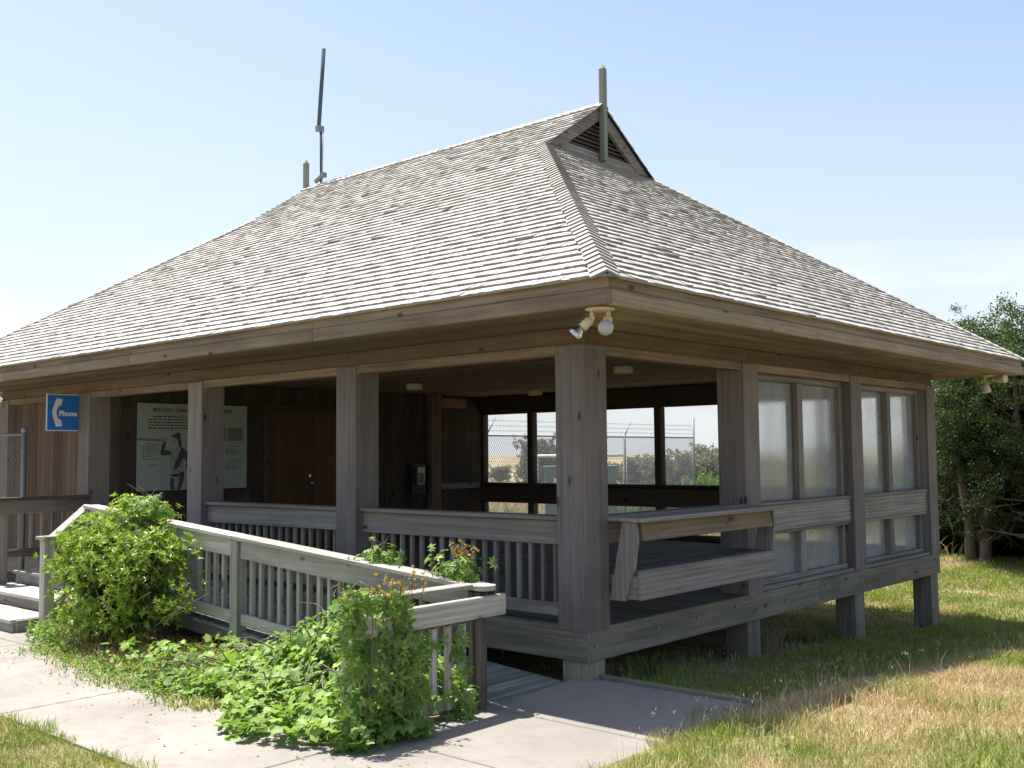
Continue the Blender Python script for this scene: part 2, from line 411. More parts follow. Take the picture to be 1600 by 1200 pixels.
for k, (p, c) in enumerate([(0.0, 0.0), (0.10, 0.9), (0.155, 0.9), (0.21, 0.0)]):
    if k > 1: rz.color_ramp.elements.new(p)
e = rz.color_ramp.elements
for k, (p, c) in enumerate([(0.0, 0.3), (0.11, 0.95), (0.15, 0.8), (0.21, 0.0)]):
    e[k].position = p; e[k].color = (c, c, c, 1)
mm = nt.nodes.new('ShaderNodeMath'); mm.operation = 'MULTIPLY'
mixw = nt.nodes.new('ShaderNodeMix'); mixw.data_type = 'RGBA'; mixw.inputs[7].default_value = (5.2, 5.35, 5.5, 1)
L = nt.links.new
vz = nt.nodes.new('ShaderNodeValToRGB'); ve = vz.color_ramp.elements
for p in (0.2, 0.4): ve.new(p)
for k, (p, c) in enumerate([(0.0, 0.92), (0.08, 0.62), (0.22, 0.42), (0.46, 0.0)]): ve[k].position = p; ve[k].color = (c, c, c, 1)
veil = nt.nodes.new('ShaderNodeMix'); veil.data_type = 'RGBA'; veil.inputs[7].default_value = (4.6, 4.85, 5.1, 1)
lx = nt.nodes.new('ShaderNodeMapRange'); lx.inputs[1].default_value = -1.0; lx.inputs[2].default_value = 0.3; lx.inputs[3].default_value = 1.0; lx.inputs[4].default_value = 0.72
vm = nt.nodes.new('ShaderNodeMath'); vm.operation = 'MULTIPLY'
L(tcw.outputs['Generated'], mpw.inputs['Vector']); L(mpw.outputs[0], nzw.inputs['Vector']); L(nzw.outputs['Fac'], rpw.inputs[0])
L(tcw.outputs['Generated'], sep.inputs[0]); L(sep.outputs['Z'], rz.inputs[0]); L(rpw.outputs[0], mm.inputs[0]); L(rz.outputs[0], mm.inputs[1])
L(sep.outputs['Z'], vz.inputs[0]); L(sep.outputs['X'], lx.inputs[0]); L(vz.outputs[0], vm.inputs[0]); L(lx.outputs[0], vm.inputs[1]); L(vm.outputs[0], veil.inputs[0]); L(sk.outputs[0], veil.inputs[6])
L(mm.outputs[0], mixw.inputs[0]); L(veil.outputs[2], mixw.inputs[6]); L(mixw.outputs[2], bg.inputs[0]); L(bg.outputs[0], wo.inputs[0])
bg.inputs[1].default_value = 0.10
sl = bpy.data.lights.new('sun', 'SUN'); so = bpy.data.objects.new('sun', sl); C.objects.link(so)
sl.energy = 4.8; sl.angle = R(0.53); sl.color = (1.0, 0.95, 0.87)
sd = Vector((math.sin(SUN_AZ) * math.cos(SUN_EL), math.cos(SUN_AZ) * math.cos(SUN_EL), math.sin(SUN_EL)))
sd.y = -abs(sd.y)                        # a touch towards the front
so.rotation_euler = sd.to_track_quat('Z', 'Y').to_euler(); so.location = (-20, 0, 40)
scene.view_settings.view_transform = 'Standard'; scene.view_settings.look = 'None'
scene.view_settings.exposure = 1.1; scene.view_settings.gamma = 1.0

# ------------------------------------------------------------------ terrain and path
def terrain():
    def axis(lo, hi, c0, c1):
        a = list(np.arange(c0, c1 + 1e-6, 0.35)); x = c0; st = 0.35
        while x > lo: st *= 1.22; x -= st; a.insert(0, max(x, lo))
        x = c1; st = 0.35
        while x < hi: st *= 1.22; x += st; a.append(min(x, hi))
        return np.array(a)
    xs = axis(-900, 600, -9, 8); ys = axis(-300, 1200, -9, 17)
    X, Y = np.meshgrid(xs, ys); Z = ground_np(X, Y) - 0.012
    n, m = len(ys), len(xs)
    V = np.stack([X, Y, Z], -1).reshape(-1, 3); i = np.arange(n * m).reshape(n, m)
    a, b, c, d = i[:-1, :-1].ravel(), i[:-1, 1:].ravel(), i[1:, 1:].ravel(), i[1:, :-1].ravel()
    T = np.concatenate([np.stack([a, b, c], 1), np.stack([a, c, d], 1)])
    o = np_mesh('ground', V, T, np.ones((len(V), 3)) * 0.3, [M_GR], smooth=True); o['kind'] = 'structure'
terrain()

def path():
    m = MB(); g = 0.008
    def slab(x0, x1, y0, y1, za=GZ, zb=GZ):
        m.hexa([(x0 + g, y0 + g, -0.9), (x1 - g, y0 + g, -0.9), (x1 - g, y1 - g, -0.9), (x0 + g, y1 - g, -0.9),
                (x0 + g, y0 + g, za), (x1 - g, y0 + g, za), (x1 - g, y1 - g, zb), (x0 + g, y1 - g, zb)], M_CON)
    xs = [-30, -24, -18, -12, -9.0, -6.0, -3.0, -0.21]
    for a, b in zip(xs[:-1], xs[1:]): slab(a, b, -3.62, -2.16)
    slab(-0.21, 1.45, -3.62, -2.16)
    slab(-0.21, 1.45, -2.16, -1.03); slab(-0.21, 1.45, -1.03, 0.17, GZ, GZ + 0.045)
    slab(-0.6, 1.45, -5.2, -3.62); slab(-0.6, 1.45, -8.5, -5.2)
    slab(-30, -5.75, -2.16, -1.75); 
    o = m.build('path', None, 0.006); o['kind'] = 'structure'
    f = MB(); f.box(-0.12, 1.62, 0.18, 0.235, -0.75, -0.405, M_RIM)
    tag(f.build('edging_board', None, 0.006), 'weathered timber edging board along the shaded end of the concrete path', 'edging board')
path()

# ------------------------------------------------------------------ the pavilion
P = empty('pavilion', (-6, 4.2, 0), 'weathered wooden pavilion with a big shingled hip roof and open sides', 'pavilion')

# --- roof
def shingled(name, orig, a, s, n, rows, lo, hi, e=0.128, seed=1):
    rr = random.Random(seed); m = MB(); orig, a, s, n = map(Vector, (orig, a, s, n))
    k = 0
    while True:
        s0 = -0.035 + k * e; s1 = s0 + e * 1.12
        if s0 > rows - 0.03: break
        s1 = min(s1, rows); s0c = max(s0, 0); l0, h0, l1, h1 = lo(s0c), hi(s0c), lo(s1), hi(s1)
        if s0 < 0: l0 -= 0.03; h0 += 0.03
        u = l0 - rr.random() * 0.12
        dirt = 0.92 + 0.16 * rr.random()
        while u < h0:
            wd = rr.choice((0.09, 0.11, 0.13, 0.15, 0.18, 0.21)); v = u + wd - rr.uniform(0.002, 0.006)
            a0, a1 = max(u, l0), min(v, h0); b0, b1 = max(u, l1), min(v, h1)
            if a1 - a0 > 0.012:
                if b1 < b0: b0 = b1 = min(max((a0 + a1) / 2, l1), h1)
                j = rr.uniform(-0.004, 0.003) if k else 0.0
                h = 0.018 + rr.random() * 0.008 + (0.010 if rr.random() < 0.015 else 0)
                tl = rr.uniform(-0.004, 0.004)
                P3 = lambda uu, ss, hh: orig + a * uu + s * ss + n * hh
                q = [P3(a0, s0 + j, h + tl), P3(a1, s0 + j, h - tl), P3(b1, s1, 0.003), P3(b0, s1, 0.003)]
                d0, d1 = P3(a0, s0 + j, -0.004), P3(a1, s0 + j, -0.004)
                r = min(1, max(0, rr.gauss(0.63, 0.13) * dirt))
                if rr.random() < 0.006: r *= 0.45
                m.face(q, M_SH, r); m.face([d0, d1, q[1], q[0]], M_SH, r * 0.2)
                m.face([d0, q[0], q[3]], M_SH, r); m.face([d1, q[2], q[1]], M_SH, r)
            u += wd
        k += 1
    # sheathing under the shingles
    pl, ph = [], []
    N = 12
    for i in range(N):
        t0, t1 = rows * i / N, rows * (i + 1) / N
        mid = rows * 0.5
        m.face([orig + a * lo(t0 + 1e-6) + s * t0 - n * 0.006, orig + a * hi(t0 + 1e-6) + s * t0 - n * 0.006,
                orig + a * hi(t1 - 1e-6) + s * t1 - n * 0.006, orig + a * lo(t1 - 1e-6) + s * t1 - n * 0.006], M_DARK, 0.2)
    return m.build(name, P)
th = math.atan(TAN); ct, st_ = math.cos(th), math.sin(th)
XR, XLE = OV, XL - OV            # eave lines
DG = GY + OV
kL = (GXL - XLE) / DG; kR = (GX + OV) / DG
def f_lo(s):
    d = s * ct
    return kL * d if d < DG else (GXL - 0.12) - XLE
def f_hi(s):
    d = s * ct
    return (XR - XLE) - kR * d if d < DG else (-GX + 0.12) - XLE
SL = (YB / 2 + OV) / ct
shingled('roof_slope', (XLE, -OV, ZE), (1, 0, 0), (0, ct, st_), (0, -st_, ct), SL, f_lo, f_hi, seed=3)
shingled('roof_slope', (XR, YB + OV, ZE), (-1, 0, 0), (0, -ct, st_), (0, st_, ct), SL,
         lambda s: (XR - XLE) - f_hi(s), lambda s: (XR - XLE) - f_lo(s), e=0.2, seed=4)
def side_slope(sgn, run, x0, seed, e):
    t = math.atan((ZG - ZE) / run); c, s_ = math.cos(t), math.sin(t); W = YB + 2 * OV
    S = run / c; k = DG / run
    if sgn > 0: shingled('roof_slope', (x0, -OV, ZE), (0, 1, 0), (-c, 0, s_), (s_, 0, c), S, lambda q: k * q * c, lambda q: W - k * q * c, e=e, seed=seed)
    else: shingled('roof_slope', (x0, YB + OV, ZE), (0, -1, 0), (c, 0, s_), (-s_, 0, c), S, lambda q: k * q * c, lambda q: W - k * q * c, e=e, seed=seed)
side_slope(1, GX + OV, XR, 5, 0.128); side_slope(-1, GXL - XLE, XLE, 6, 0.2)

def caps(name, p0, p1, d1, n1, d2, n2, e=0.118, wd=0.115, seed=0):
    rr = random.Random(seed); m = MB(); p0, p1 = Vector(p0), Vector(p1); t = (p1 - p0); Ln = t.length; t.normalize()
    d1, d2, n1, n2 = map(Vector, (d1, d2, n1, n2)); nu = (n1 + n2).normalized(); k = 0
    while k * e < Ln:
        s0 = k * e - 0.03; s1 = min(s0 + e * 1.25, Ln + 0.02); r = min(1, max(0, rr.gauss(0.48, 0.20)))
        for d, n in ((d1, n1), (d2, n2)):
            w_ = wd * rr.uniform(0.9, 1.1)
            A = p0 + t * s0 + nu * 0.047; B = p0 + t * s0 + d * w_ + n * 0.037
            Cc = p0 + t * s1 + d * w_ + n * 0.020; D = p0 + t * s1 + nu * 0.028
            m.face([A, B, Cc, D], M_SH, r); m.face([A - nu * 0.020, B - n * 0.020, B, A], M_SH, r * 0.12)
            m.face([B - n * 0.035, Cc - n * 0.02, Cc, B], M_SH, r * 0.7)
        k += 1
    return m.build(name, P)
tR = math.atan((ZG - ZE) / (GX + OV)); tL = math.atan((ZG - ZE) / (GXL - XLE))
nF, nB = (0, -st_, ct), (0, st_, ct); nRt, nLt = (math.sin(tR), 0, math.cos(tR)), (-math.sin(tL), 0, math.cos(tL))
def perp(p0, p1, n, toward):
    t = (Vector(p1) - Vector(p0)).normalized(); d = Vector(n).cross(t).normalized()
    return d if d.dot(Vector(toward)) > 0 else -d
for (p0, p1, na, ta, nb, tb, sd_) in (
    ((XR, -OV, ZE), (-GX, GY, ZG), nF, (-1, 0, 0), nRt, (0, 1, 0), 1),
    ((XR, YB + OV, ZE), (-GX, YB - GY, ZG), nB, (-1, 0, 0), nRt, (0, -1, 0), 2),
    ((XLE, -OV, ZE), (GXL, GY, ZG), nF, (1, 0, 0), nLt, (0, 1, 0), 3),
    ((XLE, YB + OV, ZE), (GXL, YB - GY, ZG), nB, (1, 0, 0), nLt, (0, -1, 0), 4)):
    caps('hip_cap', p0, p1, perp(p0, p1, na, ta), na, perp(p0, p1, nb, tb), nb, seed=sd_)
caps('ridge_cap', (GXL - 0.12, YB / 2, ZR), (-GX + 0.12, YB / 2, ZR), (0, -ct, -st_), nF, (0, ct, -st_), nB, e=0.14, seed=9)

# --- gables with louvres
def gable(x, sg):
    g = MB(); t = 0.05; ym = YB / 2; z0 = ZG - 0.02
    # rake boards and sill board
    for sy in (-1, 1):
        a = Vector((x, ym + sy * (ym - GY + 0.02), ZG - 0.01)); b = Vector((x, ym, ZR - 0.01))
        d = (b - a).normalized(); nrm = Vector((0, -sy * d.z, sy * d.y)) if False else Vector((0, d.z * -sy, d.y * sy))
        inn = Vector((0, -sy * abs(d.z), -abs(d.y))).normalized()
        off = 0.165
        q = [a, b, b + Vector((0, 0, -off / abs(d.y))), a + Vector((0, -sy * off / abs(d.z), 0))]
        x0, x1 = (x, x + sg * t)
        lo = [Vector((x0, p.y, p.z)) for p in q]; hi = [Vector((x1, p.y, p.z)) for p in q]
        rv = random.random(); W_ = wood('grey', 1)
        g.face(hi if (sg > 0) == (sy < 0) else hi[::-1], W_, rv); g.face(lo, W_, rv)
        for i in range(4):
            j = (i + 1) % 4; g.face([lo[i], lo[j], hi[j], hi[i]], W_, rv)
    g.box(min(x, x + sg * 0.04), max(x, x + sg * 0.04), GY + 0.2, YB - GY - 0.2, ZG - 0.03, ZG + 0.09, 'grey', 1)
    o = g.build('gable_trim', P, 0.004)
    l = MB()
    hw = ym - GY - 0.25; H = (ZR - ZG) - 0.28
    for i in range(9):
        z = ZG + 0.10 + i * 0.058; k = 1 - (z - ZG) / (ZR - ZG - 0.16); hwz = (ym - GY) * k - 0.12
        if hwz < 0.05: break
        l.beam((x - sg * 0.05, ym - hwz, z), (x - sg * 0.05, ym + hwz, z), 0.09, 0.014, 'old', side=(1, 0, -sg * 0.9), ax=1)
    l.face([(x - sg * 0.14, GY, ZG), (x - sg * 0.14, YB - GY, ZG), (x - sg * 0.14, ym, ZR - 0.02)], M_DARK)
    l.build('gable_louver', P)
gable(-GX + 0.02, 1); gable(GXL - 0.02, -1)
def finial(x, z0, z1, w_=0.078):
    m = MB(); y = YB / 2; h = w_ / 2; W_ = wood('fin', 2)
    b = [(x - h, y - h), (x + h, y - h), (x + h, y + h), (x - h, y + h)]
    m.hexa([(px, py, z0) for px, py in b] + [(px, py, z1 - 0.07) for px, py in b], W_, 0.5)
    for i in range(4):
        j = (i + 1) % 4; m.face([(b[i][0], b[i][1], z1 - 0.07), (b[j][0], b[j][1], z1 - 0.07), (x, y, z1)], W_, 0.5)
    m.build('finial_post', P)
finial(-GX + 0.12, 5.50, 6.86); finial(GXL - 0.12, 5.45, 6.84)

# --- eaves: fascia, soffit, frieze
W0, W1 = -OV, YB + OV
fa = MB()
def ring(m, off, z0, z1, t, tone, out=0.0, x0=XL, x1=0.0, y0=0.0, y1=YB, piece=3.7):
    xa, xb, ya, yb = x0 - off, x1 + off, y0 - off, y1 + off
    def split(a, b):
        n = max(1, round((b - a) / piece)); r = [a + (b - a) * i / n for i in range(n + 1)]
        return [(p + 0.0015, q - 0.0015) for p, q in zip(r[:-1], r[1:])]
    for a, b in split(xa, xb): m.box(a, b, ya, ya + t, z0, z1, tone); m.box(a, b, yb - t, yb, z0, z1, tone)
    for a, b in split(ya + t, yb - t): m.box(xb - t, xb, a, b, z0, z1, tone); m.box(xa, xa + t, a, b, z0, z1, tone)
ring(fa, OV - 0.012, 2.716, 2.812, 0.038, 'tan'); ring(fa, OV + 0.012, 2.598, 2.715, 0.06, 'tan')
fa.build('fascia', P, 0.007)
sf = MB()
n = 6; bw = (OV - 0.06) / n
for i in range(n):
    a = 0.0 + i * bw; b = a + bw - 0.006
    for (lo, hi) in ((-6.0, 0.0), (XL, -6.003)):
        x0 = lo - (a if lo < -8 else 0); x1 = hi + (a if hi > -1 else 0)
        sf.box(x0, x1, -b, -a, ZSOF, ZSOF + 0.018, 'frieze'); sf.box(x0, x1, YB + a, YB + b, ZSOF, ZSOF + 0.018, 'frieze')
    for (lo, hi) in ((0.0, 4.2), (4.203, YB)):
        y0 = lo - (b if lo < 1 else 0); y1 = hi + (b if hi > 5 else 0)
        sf.box(a, b, y0, y1, ZSOF, ZSOF + 0.018, 'tan'); sf.box(XL - b, XL - a, y0, y1, ZSOF, ZSOF + 0.018, 'tan')
sf.build('soffit', P)
fr = MB()
def bays(m, inset, z0, z1, t, tone_f, tone_s):
    for i in range(4):
        a, b = PX[i + 1] - PW / 2, PX[i] - PW / 2
        if i == 0: b = -inset
        if i == 3: a = XL + inset
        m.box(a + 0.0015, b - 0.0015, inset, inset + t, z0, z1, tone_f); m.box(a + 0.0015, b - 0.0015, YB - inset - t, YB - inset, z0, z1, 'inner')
    ys = [inset + t, PY[0] - PW / 2, PY[1] - PW / 2, YB - inset - t]
    for a, b in zip(ys[:-1], ys[1:]):
        m.box(-inset - t, -inset, a + 0.0015, b - 0.0015, z0, z1, tone_s); m.box(XL + inset, XL + inset + t, a + 0.0015, b - 0.0015, z0, z1, tone_s)
bays(fr, 0.022, 2.462, ZSOF, 0.05, 'frieze', 'frieze'); bays(fr, 0.010, ZTRIM, 2.460, 0.14, 'tan', 'tan')
fr.build('frieze', P, 0.004)
ce = MB()
y = 0.16
while y < YB - 0.16:
    r = random.random(); x = -8.93
    for xa, xb in ((-8.93, -6.1), (-6.098, -3.0), (-2.998, -0.16)):
        ce.box(xa, xb, y, y + 0.132, 2.66, 2.68, 'ceil')
    y += 0.14
ce.face([(-9, 0.1, 2.69), (-0.1, 0.1, 2.69), (-0.1, YB - 0.1, 2.69), (-9, YB - 0.1, 2.69)], M_DARK)
ce.build('ceiling', P)

# --- posts (each a part)
def post(x1, y1, z0=-0.022, z1=ZTOP, w_=PW, pr=0.004):
    m = MB(); x0, y0 = x1 - w_, y1 - w_
    m.box(x0 + 0.02, x1 - 0.02, y0 + 0.02, y1 - 0.02, z0 + 0.03, z1 - 0.004, 'post', 2)
    t = 0.024     # boxed with boards, front and right boards show
    m.box(x0, x1 - t - 0.002, y0 - pr, y0 + t, z0, z1, 'post', 2); m.box(x0, x1 - t - 0.002, y1 - t, y1 + pr, z0, z1, 'post', 2)
    m.box(x1 - t, x1 + pr, y0 - pr, y1 + pr, z0, z1, 'post', 2); m.box(x0 - pr, x0 - 0.001, y0 - pr, y1 + pr, z0, z1, 'post', 2)
    return m.build('post', P, 0.006)
for x in PX: post(x, PW); post(x if x < -0.1 else x, YB)
for yy in PY[:2]: post(0.0, yy); post(XL + PW, yy)

# --- deck, rim beam, piles
dk = MB(); y = 0.05
while y < YB - 0.06:
    for xa, xb in ((XL + 0.06, -9.0), (-8.998, -5.2), (-5.198, -0.055)):
        dk.box(xa, xb, y, min(y + 0.138, YB - 0.055), -0.038, -0.002, 'deck', 0)
    y += 0.145
dk.build('deck_floor', P, 0.003)
rb = MB()
def rim(p0, p1, axis):
    for a, b in zip(p0, p1): pass
ZB = -0.2775
for a, b in ((XL, -9.1), (-9.097, -5.0), (-4.997, 0.0)):
    rb.box(a, b, 0.0, 0.045, ZB, 0.0, 'beam'); rb.box(a, b, YB - 0.045, YB, ZB, 0.0, 'beam')
for a, b in ((0.047, 4.45), (4.453, YB - 0.047)):
    rb.box(-0.045, 0.0, a, b, ZB, 0.0, 'beam'); rb.box(XL, XL + 0.045, a, b, ZB, 0.0, 'beam')
rb.build('rim_beam', P, 0.005)
for yy in (0.1, 1.05, 1.75, 2.5, 2.95, 3.6, 4.6, 5.65, 8.25):
    bo = MB(); bo.tube([(-0.001, yy, -0.11 - 0.05 * math.sin(yy * 9)), (0.014, yy, -0.11 - 0.05 * math.sin(yy * 9))], 0.016, M_GALV, 6); bo.build('bolt', P)
for xx in (-0.14, -1.3, -2.9):
    bo = MB(); bo.tube([(xx, 0.001, -0.10), (xx, -0.014, -0.10)], 0.016, M_GALV, 6); bo.build('bolt', P)
def pile(x1, y1, tone='beam', mat=None):
    m = MB(); b = gz(x1, y1) - 0.25
    m.box(x1 - 0.30, x1 - 0.03, y1 - 0.29, y1 - 0.02, b, ZB, tone, 2); m.build('pile', P, 0.008)
for x in PX:
    for yy in (PW, PY[0], PY[1], YB): pile(x, yy)
sk_ = MB()   # joists seen in the dark under the floor
for k in range(7): sk_.box(XL + 0.1, -0.05, 1.0 + k * 1.1, 1.05 + k * 1.1, -0.25, -0.04, 'inner')
sk_.build('joists', P)

# --- front railings
def porch_rail(x0, x1, y0=0.05, facing=-1, along='x'):
    rl = MB(); rl.box(x0, x1, y0 - 0.005, y0 + 0.185, 0.912, 0.95, 'grey'); 
    root = rl.build('porch_railing', P, 0.005)
    m = MB(); m.box(x0, x1, y0 + 0.045, y0 + 0.085, 0.697, 0.908, 'grey'); m.build('rail_board', root, 0.005)
    m = MB(); m.box(x0, x1, y0 + 0.045, y0 + 0.083, 0.072, 0.184, 'grey'); m.build('bottom_rail', root, 0.005)
    x = x0 + 0.10
    while x < x1 - 0.04:
        m = MB(); m.box(x, x + 0.04, y0 + 0.086, y0 + 0.124, 0.075, 0.90, 'grey'); m.build('baluster', root, 0.003); x += 0.1445
porch_rail(PX[1] + 0.005, -PW - 0.005); porch_rail(PX[2] + 0.005, PX[1] - PW - 0.005)

# --- rail of the bench bay on the right face
br = MB(); br.box(-0.185, 0.0, PW + 0.005, PY[0] - PW - 0.005, 0.912, 0.95, 'grey', 1)
root = br.build('bench_railing', P, 0.005)
m = MB(); m.box(-0.12, -0.08, PW + 0.005, PY[0] - PW - 0.005, 0.70, 0.908, 'grey', 1); m.build('rail_board', root, 0.005)

# --- window bays: frame part with panes as sub-parts
def window_bay(fix, a0, a1, axis, sgn, tone, pmat):
    """axis 'y' = right face (normal +x), axis 'x' = back face; fix = outer plane, a0..a1 between posts"""
    def bx(m, a, b, d0, d1, z0, z1, tn, ax=None):
        lo, hi = sorted((fix - sgn * d0, fix - sgn * d1))
        if axis == 'y': m.box(lo, hi, a, b, z0, z1, tn, ax)
        else: m.box(a, b, lo, hi, z0, z1, tn, ax)
    la = 1 if axis == 'y' else 0
    mid = (a0 + a1) / 2; mw = 0.065
    f = MB()
    # outer rail board with shelf, sill, inner rail
    bx(f, a0 + 0.003, a1 - 0.003, 0.045, 0.085, 0.625, 0.905, tone, la); bx(f, a0 + 0.003, a1 - 0.003, 0.025, 0.24, 0.907, 0.945, tone, la)
    bx(f, a0 + 0.003, a1 - 0.003, 0.06, 0.24, 0.585, 0.622, tone, la); bx(f, a0 + 0.003, a1 - 0.003, 0.26, 0.30, 0.56, 0.87, tone, la)
    bx(f, a0 + 0.003, a1 - 0.003, 0.02, 0.30, 0.003, 0.045, tone, la); bx(f, a0 + 0.003, a1 - 0.003, 0.10, 0.26, 0.047, 0.10, tone, la)
    bx(f, a0 + 0.003, a1 - 0.003, 0.12, 0.26, 2.30, ZTRIM - 0.003, tone, la)
    bx(f, a0 + 0.003, a1 - 0.003, 0.262, 0.30, 2.36, 2.64, tone, la)
    bx(f, a0 + 0.001, a0 + 0.075, 0.12, 0.262, 0.102, 2.298, tone, 2); bx(f, a1 - 0.075, a1 - 0.001, 0.12, 0.262, 0.102, 2.298, tone, 2)
    bx(f, mid - mw, mid + mw, 0.10, 0.258, 0.947, 2.298, tone, 2); bx(f, mid - mw, mid + mw, 0.10, 0.258, 0.102, 0.583, tone, 2)
    o = f.build('window', P, 0.005)
    for (p, q) in ((a0 + 0.06, mid - mw + 0.01), (mid + mw - 0.01, a1 - 0.06)):
        for (z0, z1) in ((0.935, 2.31), (0.09, 0.60)):
            m = MB(); bx(m, p, q, 0.185, 0.191, z0, z1, pmat); m.build('pane', o)
window_bay(0.0, PY[0], PY[1] - PW, 'y', 1, 'grey', M_PANE_R); window_bay(0.0, PY[1], YB - PW, 'y', 1, 'grey', M_PANE_R)
for i in range(3): window_bay(YB, PX[i + 1] if i < 2 else -8.93, PX[i] - PW, 'x', 1, 'inner', M_PANE_B)

# --- enclosed room at the left: siding
def siding_x(y, x0, x1, z0, z1, tone, face=-1, bw=0.142, t=0.022):
    m = MB(); x = x0
    while x < x1 - 0.01:
        b = min(x + bw - 0.007, x1); m.box(x, b, y, y + t, z0, z1, tone, 2); x += bw
    m.box(x0, x1, y + t * (1 if face < 0 else -0.2), y + t + 0.01, z0, z1, 'inner', 2)
    return m.build('wall', P, 0.003)
def siding_y(x, y0, y1, z0, z1, tone, bw=0.16, t=0.022):
    m = MB(); y = y0
    while y < y1 - 0.01:
        b = min(y + bw - 0.006, y1); m.box(x - t, x, y, b, z0, z1, tone, 2); y += bw
    m.box(x - t - 0.012, x - t, y0, y1, z0, z1, 'inner', 2)
    return m.build('wall', P, 0.003)
siding_x(0.10, PX[4], PX[3] - PW, 0.0, ZTRIM + 0.02, 'brown')
siding_x(YB - 0.14, XL + 0.1, -8.97, 0.0, ZTRIM + 0.05, 'brown', 1)
siding_y(XL + 0.12, PW, YB - PW, 0.0, ZTRIM + 0.05, 'brown')
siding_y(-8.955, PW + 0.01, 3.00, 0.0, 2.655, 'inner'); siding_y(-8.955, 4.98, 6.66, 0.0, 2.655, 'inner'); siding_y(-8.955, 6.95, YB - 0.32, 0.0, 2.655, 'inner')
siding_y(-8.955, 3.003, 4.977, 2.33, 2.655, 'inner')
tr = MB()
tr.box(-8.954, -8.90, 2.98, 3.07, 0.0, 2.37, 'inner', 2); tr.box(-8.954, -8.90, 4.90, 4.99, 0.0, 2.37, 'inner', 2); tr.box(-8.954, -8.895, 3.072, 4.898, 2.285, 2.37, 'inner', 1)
tr.build('door_frame', P, 0.004)
for k in range(2):
    y0 = 3.075 + k * 0.912
    m = MB(); m.box(-8.985, -8.94, y0, y0 + 0.908, 0.01, 2.28, 'door', 2); d = m.build('door', P, 0.004)
    if k == 0:
        m = MB(); m.tube([(-8.94, y0 + 0.82, 1.05), (-8.88, y0 + 0.82, 1.05)], 0.014, M_STEEL, 8); m.ball((-8.872, y0 + 0.82, 1.05), 0.032, M_STEEL)
        m.build('door_handle', d); m = MB(); m.tube([(-8.94, y0 + 0.82, 1.17), (-8.925, y0 + 0.82, 1.17)], 0.026, M_STEEL, 10); m.build('lock', d)
m = MB(); m.box(-8.95, -8.80, 6.67, 6.93, 0.0, 2.655, 'ceil', 2); m.build('wall_post', P, 0.005)
m = MB(); m.box(-8.95, -8.86, 6.94, 8.05, 0.84, 0.95, 'grey', 1); m.build('wall_rail', P, 0.005)
m = MB(); m.box(-8.95, -8.80, 6.94, 7.62, 2.42, 2.60, 'ceil', 1); m.build('wall_header', P, 0.005)

# ------------------------------------------------------------------ bench cantilevered from the right face
B = empty('bench', (0.0, 1.55, 0.0), 'weathered wooden bench with leaning backrest built out from the open bay', 'bench')
m = MB(); yb0, yb1 = 0.36, 2.80
for i in range(3): m.box(-0.20 + i * 0.155, -0.20 + i * 0.155 + 0.148, yb0 + 0.01, yb1 - 0.01, 0.445, 0.482, 'deck', 1)
m.build('seat', B, 0.004)
m = MB(); m.box(0.268, 0.312, yb0, yb1, 0.232, 0.486, 'grey', 1); m.box(-0.22, 0.265, yb0, yb0 + 0.04, 0.235, 0.442, 'grey', 0); m.box(-0.22, 0.265, yb1 - 0.04, yb1, 0.235, 0.442, 'grey', 0)
m.build('apron', B, 0.006)
m = MB(); m.beam((0.285, yb0 + 0.05, 0.822), (0.285, yb1 - 0.06, 0.822), 0.035, 0.175, 'tan', side=(1, 0, 0.18)); m.build('backrest', B, 0.005)
m = MB(); m.box(0.11, 0.395, yb0 - 0.07, yb1 + 0.10, 0.905, 0.943, 'grey', 1); m.box(-0.0, 0.105, yb0 - 0.065, yb0 + 0.09, 0.905, 0.94, 'grey', 0); m.build('top_board', B, 0.005)
for yy in (yb0 - 0.042, yb1 + 0.002):
    m = MB(); y0, y1 = yy, yy + 0.04
    pr = [(0.005, 0.222), (0.165, 0.222), (0.262, 0.50), (0.300, 0.75), (0.283, 0.903), (0.150, 0.903)]
    W_ = wood('grey', 2); m.face([(x, y0, z) for x, z in pr], W_, 0.7); m.face([(x, y1, z) for x, z in pr][::-1], W_, 0.7)
    for i in range(len(pr)):
        j = (i + 1) % len(pr); m.face([(pr[i][0], y0, pr[i][1]), (pr[i][0], y1, pr[i][1]), (pr[j][0], y1, pr[j][1]), (pr[j][0], y0, pr[j][1])], W_, 0.7)
    m.build('support', B)

# ------------------------------------------------------------------ ramp, landing and steps
SR = 0.0722                                  # ramp slope
def zramp(x): return min(0.0, -(x + 6.60) * SR) - 0.004
A = empty('access_ramp', (-3.3, -0.55, -0.48), 'sloping plank access ramp between the porch front and the outer railing', 'ramp')
m = MB(); x = -0.14
while x > -6.6:
    a, b = x - 0.138, x
    j = random.uniform(-0.003, 0.003)
    m.hexa([(a, -1.10, zramp(a) - 0.04), (b, -1.10, zramp(b) - 0.04), (b, -0.012, zramp(b) - 0.04), (a, -0.012, zramp(a) - 0.04),
            (a, -1.10, zramp(a) + j), (b, -1.10, zramp(b) + j), (b, -0.012, zramp(b) + j), (a, -0.012, zramp(a) + j)], wood('ramp', 1))
    x -= 0.1455
m.build('ramp_planks', A, 0.003)
m = MB()
for yy in (-1.10, -0.07): m.beam((-0.6, yy + 0.03, zramp(-0.6) - 0.10), (-6.6, yy + 0.03, -0.10), 0.04, 0.11, 'beam', ax=0)
m.build('ramp_stringer', A)

